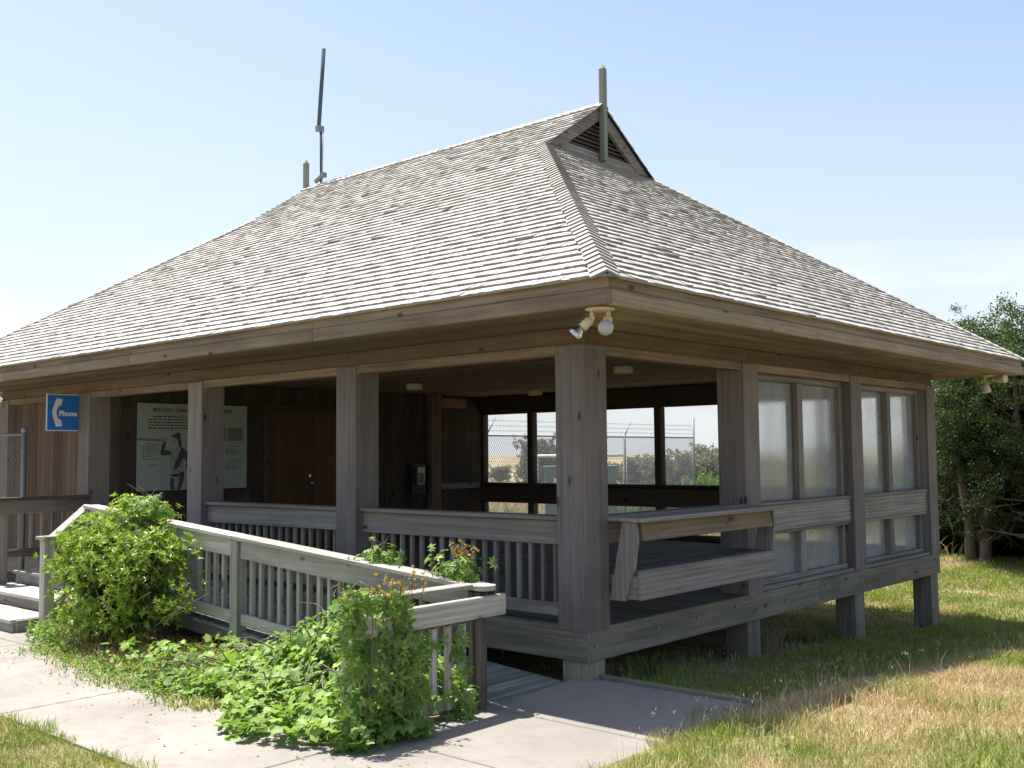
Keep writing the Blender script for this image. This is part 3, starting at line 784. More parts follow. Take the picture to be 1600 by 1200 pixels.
S = empty('steps', (-7.9, -1.4, -0.48), 'three weathered plank steps rising from the path to the porch landing', 'steps')
XS0, XS1 = -9.05, -6.78
m = MB(); y = -0.99
while y < -0.02:
    m.box(XS0, XS1, y, min(y + 0.138, -0.012), -0.04, -0.003, 'rail', 0); y += 0.145
m.build('landing', S, 0.004)
for (y0, y1, z) in ((-1.96, -1.46, -0.333), (-1.475, -0.985, -0.167)):
    m = MB(); k = 3; d = (y1 - y0) / k
    for i in range(k): m.box(XS0, XS1, y0 + i * d, y0 + (i + 1) * d - 0.006, z - 0.042, z, 'rail', 0)
    m.build('tread', S, 0.005)
for (y, z0, z1) in ((-1.92, -0.50, -0.377), (-1.445, -0.33, -0.211), (-0.955, -0.165, -0.042)):
    m = MB(); m.box(XS0 + 0.02, XS1 - 0.01, y, y + 0.035, z0, z1, 'grey', 0); m.build('riser', S, 0.003)
m = MB(); m.box(XS1 - 0.005, XS1 + 0.035, -1.90, -0.02, -0.5, -0.345, 'grey', 1); m.box(XS1 - 0.005, XS1 + 0.033, -1.44, -0.02, -0.343, -0.18, 'grey', 1)
m.build('stringer', S, 0.003)

# ramp railing
yr = -1.13
zc = lambda x: 0.475 - (x + 0.185) * 0.0722        # cap top
RR = empty('ramp_railing', (-3.4, yr, -0.48), 'long sloping weathered railing along the ramp behind the shrub and vines', 'railing')
XA, XB = -6.68, -0.19
m = MB()
def sl_board(mb, xa, xb, y0, y1, dz0, dz1, tone):
    mb.hexa([(xa, y0, zc(xa) + dz0), (xb, y0, zc(xb) + dz0), (xb, y1, zc(xb) + dz0), (xa, y1, zc(xa) + dz0),
             (xa, y0, zc(xa) + dz1), (xb, y0, zc(xb) + dz1), (xb, y1, zc(xb) + dz1), (xa, y1, zc(xa) + dz1)], wood(tone, 0))
for a, b in ((XA, -3.55), (-3.547, XB)): sl_board(m, a, b, yr - 0.05, yr + 0.145, -0.038, 0.0, 'rail')
# rounded end of the cap
pts = [(XB + 0.0975 * math.sin(t_), yr + 0.0475 - 0.0975 * math.cos(t_)) for t_ in [math.pi * i / 10 for i in range(11)]]
W_ = wood('rail', 0); zt = zc(XB)
m.face([(x, y, zt) for x, y in pts], W_, 0.4); m.face([(x, y, zt - 0.038) for x, y in pts][::-1], W_, 0.4)
for i in range(10): m.face([(pts[i][0], pts[i][1], zt - 0.038), (pts[i + 1][0], pts[i + 1][1], zt - 0.038), (pts[i + 1][0], pts[i + 1][1], zt), (pts[i][0], pts[i][1], zt)], W_, 0.4)
m.build('cap', RR, 0.004)
for a, b in ((XA, -3.62), (-3.45, -0.30)):
    m = MB(); sl_board(m, a, b, yr - 0.005, yr + 0.035, -0.218, -0.041, 'rail'); m.build('rail_board', RR, 0.005)
    m = MB(); sl_board(m, a, b, yr + 0.0, yr + 0.04, -0.87, -0.757, 'rail'); m.build('bottom_rail', RR, 0.005)
    x = a + 0.09
    while x < b - 0.05:
        m = MB(); z1 = zc(x) - 0.06; z0 = zc(x) - 0.86
        m.box(x, x + 0.045, yr + 0.041, yr + 0.083, z0, z1, 'rail', 2); m.build('baluster', RR, 0.003); x += 0.152
for x in (-6.72, -3.60):
    m = MB(); m.box(x - (0.0 if x > -5 else 0.04), x + 0.125, yr - 0.03, yr + 0.09, -0.75, zc(x + 0.1) - 0.04, 'rail', 2); m.build('post', RR, 0.005)
m = MB(); m.tube([(-0.245, yr + 0.03, -0.62), (-0.245, yr + 0.03, 0.42)], 0.073, wood('old', 2), 10, smooth=False, rnd=0.4); m.build('end_post', RR)

# wing railing enclosing the planting bed
WR = empty('wing_railing', (-0.2, -1.7, -0.48), 'short weathered railing standing out over the path and half buried in vines', 'railing')
xw = -0.20
m = MB(); m.box(xw - 0.14, xw + 0.0, -2.40, yr - 0.056, 0.452, 0.490, 'rail', 1); m.build('cap', WR, 0.006)
m = MB(); m.box(xw + 0.035, xw + 0.085, -2.42, -0.90, 0.235, 0.398, 'rail', 1); m.build('rail_board', WR, 0.007)
m = MB(); m.box(xw - 0.04, xw + 0.03, -2.40, yr - 0.03, 0.215, 0.36, 'old', 1); m.build('backing_board', WR, 0.004)
m = MB(); m.box(xw - 0.04, xw + 0.0, -2.30, yr - 0.05, -0.42, -0.31, 'rail', 1); m.build('bottom_rail', WR, 0.004)
for k in range(7):
    y = -1.32 - k * 0.155
    m = MB(); m.box(xw + 0.001, xw + 0.045, y - 0.045, y, -0.41, 0.21, 'rail', 2); m.build('baluster', WR, 0.003)
m = MB(); m.box(xw - 0.10, xw + 0.02, -2.42, -2.30, -0.70, 0.45, 'rail', 2); m.build('post', WR, 0.005)

# stair railing at the right of the steps
SRL = empty('stair_railing', (-6.75, -1.4, -0.48), 'steep short railing beside the steps with a capped post by the shrub', 'railing')
xs = -6.75
def yz(mb, y0, z0, y1, z1, x0, x1, d0, d1, tone):
    mb.hexa([(x0, y0, z0 + d0), (x1, y0, z0 + d0), (x1, y1, z1 + d0), (x0, y1, z1 + d0), (x0, y0, z0 + d1), (x1, y0, z0 + d1), (x1, y1, z1 + d1), (x0, y1, z1 + d1)], wood(tone, 1))
m = MB(); yz(m, -1.52, 0.600, -1.10, 0.95, xs - 0.06, xs + 0.13, -0.038, 0.0, 'rail'); m.box(xs - 0.06, xs + 0.13, -1.68, -1.523, 0.562, 0.60, 'rail', 1); m.build('cap', SRL, 0.004)
m = MB(); yz(m, -1.50, 0.58, -1.12, 0.91, xs + 0.0, xs + 0.04, -0.20, -0.03, 'rail'); m.build('rail_board', SRL, 0.004)
m = MB(); yz(m, -1.50, -0.18, -1.12, 0.13, xs + 0.0, xs + 0.04, -0.10, 0.0, 'rail'); m.build('bottom_rail', SRL, 0.004)
for y in (-1.40, -1.28):
    m = MB(); z = 0.6 + (y + 1.52) * 0.83; m.box(xs + 0.042, xs + 0.08, y, y + 0.04, z - 0.75, z - 0.06, 'rail', 2); m.build('baluster', SRL, 0.003)
m = MB(); m.box(xs - 0.03, xs + 0.10, -1.64, -1.515, -0.70, 0.56, 'rail', 2); m.build('post', SRL, 0.005)

# landing railing at the far left
LR = empty('landing_railing', (-9.0, -0.6, 0.0), 'level weathered railing on the far left side of the porch landing', 'railing')
xl = -9.0
m = MB(); m.box(xl - 0.05, xl + 0.13, -1.32, -0.01, 0.945, 0.985, 'old', 1); m.build('cap', LR, 0.004)
m = MB(); m.box(xl + 0.045, xl + 0.085, -1.26, -0.01, 0.765, 0.943, 'beam', 1); m.build('rail_board', LR, 0.004)
m = MB(); m.box(xl + 0.0, xl + 0.04, -1.10, -0.01, 0.18, 0.28, 'old', 1); m.build('bottom_rail', LR, 0.004)
for k in range(7):
    y = -0.96 + k * 0.15; m = MB(); m.box(xl + 0.0, xl + 0.04, y, y + 0.04, 0.285, 0.94, 'grey', 2); m.build('baluster', LR, 0.003)
m = MB(); m.box(xl - 0.06, xl + 0.042, -1.26, -1.10, -0.6, 0.943, 'beam', 2); m.build('post', LR, 0.005)

# ------------------------------------------------------------------ fittings
def flood(loc, aims, label, bulbs):
    f = empty('floodlight', loc, label, 'floodlight', None); lx, ly, lz = loc
    m = MB(); m.tube([(lx, ly, lz), (lx, ly, lz - 0.012), (lx, ly, lz - 0.022)], [0.115, 0.115, 0.075], M_CREAM, 18); m.build('mounting_plate', f)
    for (px, py), d, kind in zip(((-0.055, -0.03), (0.055, 0.03)), aims, bulbs):
        d = Vector(d).normalized(); b0 = Vector((lx + px, ly + py, lz - 0.02)); b1 = b0 + Vector((0, 0, -0.05))
        m = MB(); m.tube([b0, b1], 0.017, M_CREAM, 8); m.ball(b1, 0.024, M_CREAM, 10, 6)
        m.tube([b1, b1 + d * 0.03, b1 + d * 0.105], [0.02, 0.036, 0.038], M_CREAM, 12); o = m.build('lamp_holder', f)
        e0 = b1 + d * 0.095; m = MB()
        if kind == 'par': m.tube([e0, e0 + d * 0.02, e0 + d * 0.06, e0 + d * 0.092, e0 + d * 0.10], [0.018, 0.022, 0.048, 0.066, 0.04], M_STEEL, 16)
        elif kind == 'cup': m.tube([e0 - d * 0.05, e0 + d * 0.09, e0 + d * 0.10], [0.045, 0.066, 0.05], M_CREAM, 14)
        else: m.tube([e0, e0 + d * 0.03], [0.02, 0.03], M_STEEL, 10); m.ball(e0 + d * 0.055, 0.060, M_BULB, 16, 10)
        m.build('bulb', f)
flood((0.78, -0.80, 2.598), [(-0.75, -0.45, -0.85), (0.30, -0.62, -0.55)], 'cream twin floodlight with silver and white bulbs under the near roof corner', ('par', 'globe'))
flood((0.62, 8.95, 2.598), [(0.12, -0.05, -1.0), (0.9, -0.3, 0.02)], 'pale floodlight hanging under the far right roof corner by the trees', ('cup', 'cup'))
for (x, y, lab) in ((-6.75, 4.30, 'cream drum ceiling lamp seen over the second porch bay from the left post'), (-6.45, 6.95, 'farthest cream drum ceiling lamp, above the back windows'), (-2.50, 4.10, 'cream drum ceiling lamp just right of the front corner post')):
    c = empty('ceiling_lamp', (x, y, 2.66), lab, 'ceiling lamp', 'drum lamps on the porch ceiling')
    m = MB(); m.tube([(x, y, 2.659), (x, y, 2.645)], 0.10, M_STEEL, 16); m.build('lamp_base', c)
    m = MB(); m.tube([(x, y, 2.646), (x, y, 2.556), (x, y, 2.55)], [0.132, 0.125, 0.11], M_LAMP, 24); m.build('lamp_shade', c)

# phone sign (flag mounted, faces +x)
sx = -9.30
PS = empty('phone_sign', (sx, -0.2, 1.91), 'square blue sign with white handset and the word Phone', 'sign')
m = MB(); m.box(sx - 0.012, sx, -0.465, 0.075, 1.900, 2.430, M_WHITE); m.build('sign_border', PS, 0.002)
m = MB(); m.box(sx + 0.0005, sx + 0.003, -0.450, 0.062, 1.914, 2.416, M_BLUE); m.build('sign_face', PS)
m = MB()
def arc(cy, cz, r0, r1, a0, a1, n, sq=1.0):
    for i in range(n):
        t0, t1 = a0 + (a1 - a0) * i / n, a0 + (a1 - a0) * (i + 1) / n
        m.face([(sx + 0.0045, cy - r * math.cos(t) * sq, cz + r * math.sin(t)) for r, t in ((r0, t0), (r1, t0), (r1, t1), (r0, t1))], M_WHITE)
arc(-0.17, 2.165, 0.15, 0.212, R(-50), R(50), 14)
for sg in (-1, 1):
    m.face([(sx + 0.0048, -0.355, 2.165 + sg * 0.115), (sx + 0.0048, -0.255, 2.165 + sg * 0.10), (sx + 0.0048, -0.235, 2.165 + sg * 0.195), (sx + 0.0048, -0.325, 2.165 + sg * 0.205)], M_WHITE)
m.build('handset', PS)
MT = Matrix(((0, 0, 1, sx + 0.004), (1, 0, 0, -0.285), (0, 1, 0, 2.118), (0, 0, 0, 1)))
text_mesh('Phone', 0.104, M_WHITE, MT, 'lettering', PS, 0.004)
m = MB(); m.box(sx - 0.03, sx - 0.013, 0.04, 0.10, 2.0, 2.34, M_GALV); m.build('bracket', PS)

# information panel on the inner wall (faces +x)
px_ = -8.935
IP = empty('information_panel', (px_, 1.67, 1.0), 'large pale green information panel with a man in uniform and text', 'information panel')
m = MB(); m.box(px_ - 0.018, px_, 0.70, 2.655, 0.985, 2.345, M_BLACK); m.build('panel_frame', IP, 0.002)
m = MB(); m.box(px_ + 0.0005, px_ + 0.002, 0.722, 2.632, 1.008, 2.322, M_PANEL); m.build('panel_sheet', IP)
xf = px_ + 0.003
MT = Matrix(((0, 0, 1, xf), (1, 0, 0, 0.975), (0, 1, 0, 2.20), (0, 0, 0, 1)))
text_mesh('MITCHELL DEMONSTRATES AIR POWER', 0.0775, M_INK, MT, 'title_lettering', IP, 0.0015)
m = MB(); rr = random.Random(5)
def lines(y0, y1, z1, rows, dz, h):
    for k in range(rows):
        y = y0 + (0.08 if k == 0 else 0); z = z1 - k * dz; end = y1 - (rr.random() * 0.15)
        while y < end:
            wd = rr.uniform(0.02, 0.075); b = min(y + wd, end)
            m.face([(xf, y, z), (xf, b, z), (xf, b, z + h * rr.uniform(0.75, 1.15)), (xf, y, z + h)], M_INK); y = b + 0.014
lines(0.90, 2.30, 2.115, 5, 0.044, 0.020); lines(0.80, 1.12, 1.70, 7, 0.037, 0.011); lines(0.93, 1.09, 1.42, 3, 0.030, 0.010)
lines(2.23, 2.55, 1.66, 4, 0.037, 0.011); lines(2.23, 2.58, 1.45, 5, 0.034, 0.011); lines(2.3, 2.5, 1.73, 1, 0.03, 0.010)
m.build('text_lines', IP)
m = MB()
for (y0, y1, z0, z1) in ((2.13, 2.24, 1.76, 1.97), (2.27, 2.56, 1.76, 1.97)): m.face([(xf, y0, z0), (xf, y1, z0), (xf, y1, z1), (xf, y0, z1)], M_PHOTO)
m.build('photo_print', IP); m = MB()
m.face([(xf, 0.722, 1.765), (xf, 1.14, 1.745), (xf, 1.14, 1.785), (xf, 0.722, 1.80)], M_PHOTO)
# soft mid tones of the figure: face, shirt, breeches
def poly(mat, pts, dx=0.0): m.face([(xf + dx, y, z) for y, z in pts], mat)
poly(M_SKIN, [(1.26, 1.60), (1.40, 1.66), (1.52, 1.60), (1.50, 1.35), (1.44, 1.22), (1.30, 1.22), (1.27, 1.42)], 0.0004)
poly(M_SKIN, [(1.31, 1.72), (1.38, 1.70), (1.40, 1.82), (1.33, 1.86), (1.295, 1.80)], 0.0004)
poly(M_SKIN, [(1.28, 1.24), (1.42, 1.25), (1.41, 1.10), (1.38, 1.02), (1.27, 1.02)], 0.0004)
poly(M_INK, [(1.33, 1.86), (1.29, 1.835), (1.275, 1.815), (1.31, 1.815), (1.37, 1.80), (1.40, 1.76), (1.40, 1.68), (1.46, 1.64), (1.44, 1.86), (1.40, 1.89)], 0.0008)
poly(M_INK, [(1.10, 1.56), (1.13, 1.70), (1.17, 1.745), (1.20, 1.74), (1.17, 1.62), (1.29, 1.60), (1.28, 1.545), (1.14, 1.53)], 0.0008)
poly(M_SKIN, [(1.15, 1.745), (1.20, 1.74), (1.22, 1.80), (1.17, 1.83), (1.14, 1.79)], 0.0008)
poly(M_INK, [(1.46, 1.66), (1.58, 1.58), (1.64, 1.38), (1.56, 1.28), (1.53, 1.36), (1.55, 1.44), (1.49, 1.50), (1.42, 1.36), (1.34, 1.30), (1.34, 1.40)], 0.0008)
poly(M_INK, [(1.43, 1.27), (1.52, 1.30), (1.50, 1.15), (1.44, 1.012), (1.39, 1.012), (1.42, 1.12)], 0.0008)
poly(M_INK, [(1.28, 1.20), (1.34, 1.17), (1.33, 1.08), (1.36, 1.012), (1.29, 1.012), (1.27, 1.10)], 0.0008)
m.build('figure_print', IP)

# pay phone and small notice box
PH = empty('pay_phone', (-8.93, 6.35, 0.75), 'black pay phone on the dark inner wall', 'pay phone')
m = MB(); m.box(-8.954, -8.80, 6.16, 6.52, 0.76, 1.36, M_BLACK); m.build('housing', PH, 0.01)
m = MB(); m.box(-8.799, -8.76, 6.19, 6.25, 0.98, 1.26, M_BLACK); m.ball((-8.775, 6.22, 1.25), 0.035, M_BLACK); m.ball((-8.775, 6.22, 0.99), 0.035, M_BLACK); m.build('handset', PH)
m = MB(); m.box(-8.799, -8.794, 6.29, 6.47, 0.95, 1.28, M_STEEL)
for i in range(3):
    for j in range(4): m.box(-8.7935, -8.786, 6.32 + i * 0.045, 6.345 + i * 0.045, 1.0 + j * 0.045, 1.03 + j * 0.045, M_BLACK)
m.build('face_plate', PH)
NB = MB(); NB.box(-8.954, -8.90, 6.97, 7.15, 1.66, 1.98, M_BLACK); NB.box(-8.90, -8.895, 6.99, 7.13, 1.68, 1.96, 'old', 2)
tag(NB.build('electrical_box', None, 0.006), 'small dark box on the inner wall beside the wall post', 'box')

# antenna on the ridge
AN = empty('radio_antenna', (-9.04, YB / 2, 6.25), 'tall thin grey whip antenna on a mast at the far ridge end', 'antenna')
y = YB / 2
m = MB(); m.tube([(-9.04, y, 6.2), (-9.055, y, 7.36)], 0.024, M_ANT, 10); m.build('mast', AN)
m = MB(); m.tube([(-9.055, y - 0.05, 7.30), (-8.955, y - 0.02, 8.72)], 0.037, M_ANT, 10); m.ball((-8.955, y - 0.02, 8.72), 0.036, M_ANT, 8, 6); m.build('whip', AN)
m = MB(); m.box(-9.10, -9.01, y - 0.09, y + 0.04, 7.26, 7.36, M_GALV); m.tube([(-9.1, y - 0.06, 7.31), (-8.98, y - 0.06, 7.30)], 0.012, M_GALV, 6); m.build('clamp', AN)
m = MB(); m.tube([(-8.955, y - 0.04, 6.44), (-8.94, y - 0.04, 7.26)], 0.010, M_CABLE, 6)
m.tube([(-8.95, y - 0.05, 6.46), (-8.93, y - 0.06, 6.36), (-8.97, y - 0.06, 6.26), (-9.02, y - 0.05, 6.30), (-9.08, y - 0.05, 6.22)], 0.008, M_CABLE, 6); m.build('cable', AN)
m = MB(); m.beam((-9.13, y - 0.06, 6.36), (-8.90, y - 0.06, 6.45), 0.05, 0.06, M_GALV); m.box(-8.93, -8.86, y - 0.10, y - 0.02, 6.40, 6.48, M_GALV); m.build('bracket', AN)

# ------------------------------------------------------------------ chain link fences
def chain_fence(name, label, p0, p1, z0, h, posts, arms, strands, rp=0.03, pitch=0.068, end_tall=None, cap=False, r=0.0042):
    f = empty(name, (p0[0], p0[1], z0), label, 'fence'); a = Vector((p0[0], p0[1], 0)); b = Vector((p1[0], p1[1], 0)); d = (b - a); Ln = d.length; d.normalize()
    m = MB()
    def wire(mb, q0, q1, rad):
        mb.tube([q0, q1], rad, M_WIRE, 3, smooth=False, caps=False)
    k = -int(h / pitch) - 1
    while k * pitch < Ln:
        for sgn in (1, -1):
            u0 = k * pitch; u1 = u0 + h * 0.62
            za, zb = (z0, z0 + h) if sgn > 0 else (z0 + h, z0)
            c0, c1 = max(0, u0), min(Ln, u1)
            if c1 > c0:
                f0, f1 = (c0 - u0) / (u1 - u0), (c1 - u0) / (u1 - u0)
                wire(m, a + d * c0 + Vector((0, 0, za + (zb - za) * f0)), a + d * c1 + Vector((0, 0, za + (zb - za) * f1)), r)
        k += 1
    m.build('mesh_panel', f)
    m = MB(); m.tube([a + Vector((0, 0, z0 + h)), b + Vector((0, 0, z0 + h))], 0.021, M_GALV, 8); m.build('top_rail', f)
    nrm = Vector((-d.y, d.x, 0))
    for i, t in enumerate(posts):
        q = a + d * t; m = MB(); tall = (end_tall if end_tall and t >= Ln - 0.01 else h)
        m.tube([q + Vector((0, 0, z0 - 0.2)), q + Vector((0, 0, z0 + tall + 0.04))], rp, M_GALV, 10)
        if cap: m.ball(q + Vector((0, 0, z0 + h + 0.06)), rp * 1.35, M_GALV, 10, 6)
        if arms and tall == h: m.tube([q + Vector((0, 0, z0 + h)), q + d * arms + Vector((0, 0, z0 + h + 0.42))], 0.016, M_GALV, 6)
        m.build('fence_post', f)
    if strands:
        for s_ in range(strands):
            z = z0 + h + 0.11 + s_ * 0.12; m = MB(); m.tube([a + Vector((0, 0, z)), b + Vector((0, 0, z))], 0.004, M_WIRE, 3, caps=False)
            t = 0.07
            while t < Ln:
                q = a + d * t + Vector((0, 0, z)); m.tube([q + Vector((0, 0, -0.03)), q + Vector((0.012, 0.012, 0.03))], 0.003, M_WIRE, 3, caps=False); m.tube([q - d * 0.03 + Vector((0, 0, 0.012)), q + d * 0.03 - Vector((0, 0, 0.012))], 0.003, M_WIRE, 3, caps=False); t += 0.13
            m.build('barbed_strand', f)
    return f
chain_fence('chain_link_fence', 'tall chain link fence with barbed wire seen through the back windows', (-11.0, 10.55), (-11.0, 19.58), -0.45, 2.40, (0.0, 2.75, 5.5, 9.03), 0.30, 3, rp=0.035, end_tall=2.95)
chain_fence('chain_link_fence', 'low chain link fence with a round capped post beside the landing', (-9.92, -0.5), (-15.5, -1.3), -0.50, 2.36, (0.0, 2.8, 5.6), 0, 0, rp=0.038, cap=True, r=0.002)

# green utility cabinet in the compound beyond the fence
cx, cy = -14.2, 15.0; cz = gz(cx, cy)
UC = empty('utility_cabinet', (cx, cy, cz), 'dark green utility cabinet under a pale pipe frame beyond the fence', 'utility cabinet')
dirx = Vector((math.cos(0.70), math.sin(0.70), 0)); diry = Vector((-dirx.y, dirx.x, 0))
def obx(mb, a, b, c, d, z0, z1, mat):
    o_ = Vector((cx, cy, 0)); q = [o_ + dirx * u + diry * v for u, v in ((a, c), (b, c), (b, d), (a, d))]
    mb.hexa([(p.x, p.y, z0) for p in q] + [(p.x, p.y, z1) for p in q], mat)
m = MB(); obx(m, 0.95, 3.0, 0, 1.2, cz, 1.10, M_GREEN); m.build('cabinet_body', UC, 0.02)
m = MB(); obx(m, 0.9, 3.05, -0.05, 1.25, 1.103, 1.16, M_GREEN); m.build('cabinet_lid', UC, 0.01)
m = MB(); obx(m, 1.2, 1.38, -0.006, -0.001, 0.60, 0.82, M_WHITE); m.build('notice_plate', UC)
m = MB()
for u in (0.72, 3.2): m.tube([Vector((cx, cy, cz)) + dirx * u - diry * 0.4, Vector((cx, cy, 1.45)) + dirx * u - diry * 0.4], 0.045, M_WHITE, 8)
m.tube([Vector((cx, cy, 1.45)) + dirx * 0.72 - diry * 0.4, Vector((cx, cy, 1.45)) + dirx * 3.2 - diry * 0.4], 0.045, M_WHITE, 8); m.build('pipe_frame', UC)

# ------------------------------------------------------------------ vegetation helpers
def blades(x, y, z, h, wd, lean, col_tip, col_base):
    """grass blades: 5 verts, 3 tris each"""
    n = len(x); az = rng.uniform(0, 2 * np.pi, n); fz = rng.uniform(0, 2 * np.pi, n)
    dx, dy = np.cos(az), np.sin(az); sx_, sy_ = np.cos(fz) * wd / 2, np.sin(fz) * wd / 2
    p = np.stack([x, y, z], 1); l = lean * h
    mid = p + np.stack([dx * l * 0.3, dy * l * 0.3, h * 0.55], 1); tip = p + np.stack([dx * l, dy * l, h * np.sqrt(np.clip(1 - 0.5 * lean ** 2, .2, 1))], 1)
    sv = np.stack([sx_, sy_, np.zeros(n)], 1)
    V = np.stack([p - sv, p + sv, mid - sv * 0.8, mid + sv * 0.8, tip], 1).reshape(-1, 3)
    b = np.arange(n)[:, None] * 5
    T = np.concatenate([b + [0, 1, 3], b + [0, 3, 2], b + [2, 3, 4]], 1).reshape(-1, 3)
    col = np.stack([col_base, col_base, col_tip, col_tip, col_tip], 1).reshape(-1, 3)
    return V, T, col
def vnoise(x, y, s, seed):
    r = np.random.default_rng(seed); g = r.random((64, 64)); u, v = x * s + 17.3, y * s + 9.1
    i, j = np.floor(u).astype(int), np.floor(v).astype(int); fu, fv = u - i, v - j; fu = fu * fu * (3 - 2 * fu); fv = fv * fv * (3 - 2 * fv)
    G = lambda a, b: g[a % 64, b % 64]
    return (G(i, j) * (1 - fu) + G(i + 1, j) * fu) * (1 - fv) + (G(i, j + 1) * (1 - fu) + G(i + 1, j + 1) * fu) * fv
GREEN = np.array([0.130, 0.205, 0.036]); LIME = np.array([0.310, 0.370, 0.075]); STRAW = np.array([0.68, 0.56, 0.345]); RUST = np.array([0.46, 0.29, 0.125]); DEEP = np.array([0.045, 0.085, 0.022])
def merge(parts):
    Vs, Ts, Cs = [], [], []; o = 0
    for V, T, c in parts: Vs.append(V); Ts.append(T + o); Cs.append(c); o += len(V)
    return np.concatenate(Vs), np.concatenate(Ts), np.concatenate(Cs)

def lawn():
    parts = []
    def patch(x0, x1, y0, y1, dens, hmin, hmax, wd, keep=None, green_bias=0.0, seed=0):
        n = int((x1 - x0) * (y1 - y0) * dens); x = rng.uniform(x0, x1, n); y = rng.uniform(y0, y1, n)
        k = np.ones(n, bool) if keep is None else keep(x, y)
        k &= rng.random(n) < np.clip(vnoise(x, y, 1.7, 5 + seed) * 1.6 + 0.1, 0, 1)
        x, y = x[k], y[k]; n = len(x)
        g = vnoise(x, y, 0.9, 2) * 0.6 + vnoise(x, y, 3.1, 3) * 0.4 + green_bias
        g = np.clip((g - 0.33) / 0.36, 0, 1); j = rng.random(n)
        g = np.clip(g + rng.normal(0, 0.22, n), 0, 1)[:, None]
        gr = GREEN * (1 - j[:, None]) + LIME * j[:, None]; dr = np.where(rng.random((n, 1)) < 0.28, RUST, STRAW) * rng.uniform(0.75, 1.15, (n, 1))
        tip = gr * g + dr * (1 - g)
        base = tip * 0.88 + STRAW * 0.08
        hgt = rng.uniform(hmin, hmax, n) * (0.55 + 0.75 * vnoise(x, y, 1.3, 8)) * (0.75 + 0.4 * g[:, 0])
        parts.append(blades(x, y, ground_np(x, y) - 0.02, hgt, rng.uniform(0.6, 1.2, n) * wd, rng.uniform(0.15, 0.9, n), tip, base))
    edge = lambda x, y: (x > 1.38 + 0.16 * np.sin(y * 3.1) + 0.10 * np.sin(y * 7.7)) | (y > 0.30)
    patch(1.1, 5.2, -4.2, 3.2, 3000, 0.05, 0.15, 0.006, lambda x, y: edge(x, y) & (x > 1.15), -0.09)
    patch(1.4, 4.6, 0.2, 4.5, 1500, 0.07, 0.17, 0.006, None, 0.04, 1)
    patch(1.5, 5.0, 3.2, 9.5, 1500, 0.06, 0.15, 0.009, None, 0.14)
    patch(0.0, 1.6, 0.26, 9.5, 2000, 0.05, 0.14, 0.007, None, 0.22)
    patch(-2.2, 0.02, 0.5, 8.4, 300, 0.05, 0.16, 0.007, lambda x, y: rng.random(len(x)) < np.clip(1.2 + x, 0.03, 1), 0.0)
    patch(-3.2, 0.3, 5.2, 10.0, 900, 0.05, 0.13, 0.010, None, 0.05)
    patch(-5.5, 5.5, 9.5, 17.5, 900, 0.05, 0.13, 0.014, lambda x, y: (x > -4 - 0.0 * y), 0.10)
    patch(-6.0, -0.62, -5.2, -3.48, 3600, 0.04, 0.12, 0.006, lambda x, y: y < -3.59 + 0.06 * np.sin(x * 5) + 0.05 * np.sin(x * 13), 0.03)
    # seed stalks on the rise
    n = 1100; x = rng.uniform(1.35, 4.6, n); y = rng.uniform(-1.6, 7.5, n)
    k = (np.abs(x - (1.75 + 0.10 * np.sin(y * 2.3))) < 0.5 * rng.random(n) + 0.15) | (rng.random(n) < 0.12); x, y = x[k], y[k]; n = len(x)
    c = np.tile(STRAW * 0.9, (n, 1)) * rng.uniform(0.7, 1.2, (n, 1)); h = rng.uniform(0.14, 0.30, n); z = ground_np(x, y)
    parts.append(blades(x, y, z - 0.01, h, np.full(n, 0.004), rng.uniform(0.05, 0.4, n), c, c * 0.8))
    hx = np.repeat(x, 5) + rng.normal(0, 0.018, n * 5); hy = np.repeat(y, 5) + rng.normal(0, 0.018, n * 5); hz = np.repeat(z + h * 0.93, 5) + rng.normal(0, 0.012, n * 5)
    parts.append(blades(hx, hy, hz, np.full(n * 5, 0.018), np.full(n * 5, 0.007), rng.uniform(0.2, 0.9, n * 5), np.tile(np.array([0.34, 0.32, 0.16]), (n * 5, 1)), np.tile(np.array([0.28, 0.27, 0.13]), (n * 5, 1))))
    V, T, c = merge(parts); o = np_mesh('grass', V, T, c, [M_GRASS]); o['kind'] = 'stuff'; o['label'] = 'patchy dry and green grass around the pavilion'; o['category'] = 'grass'
lawn()

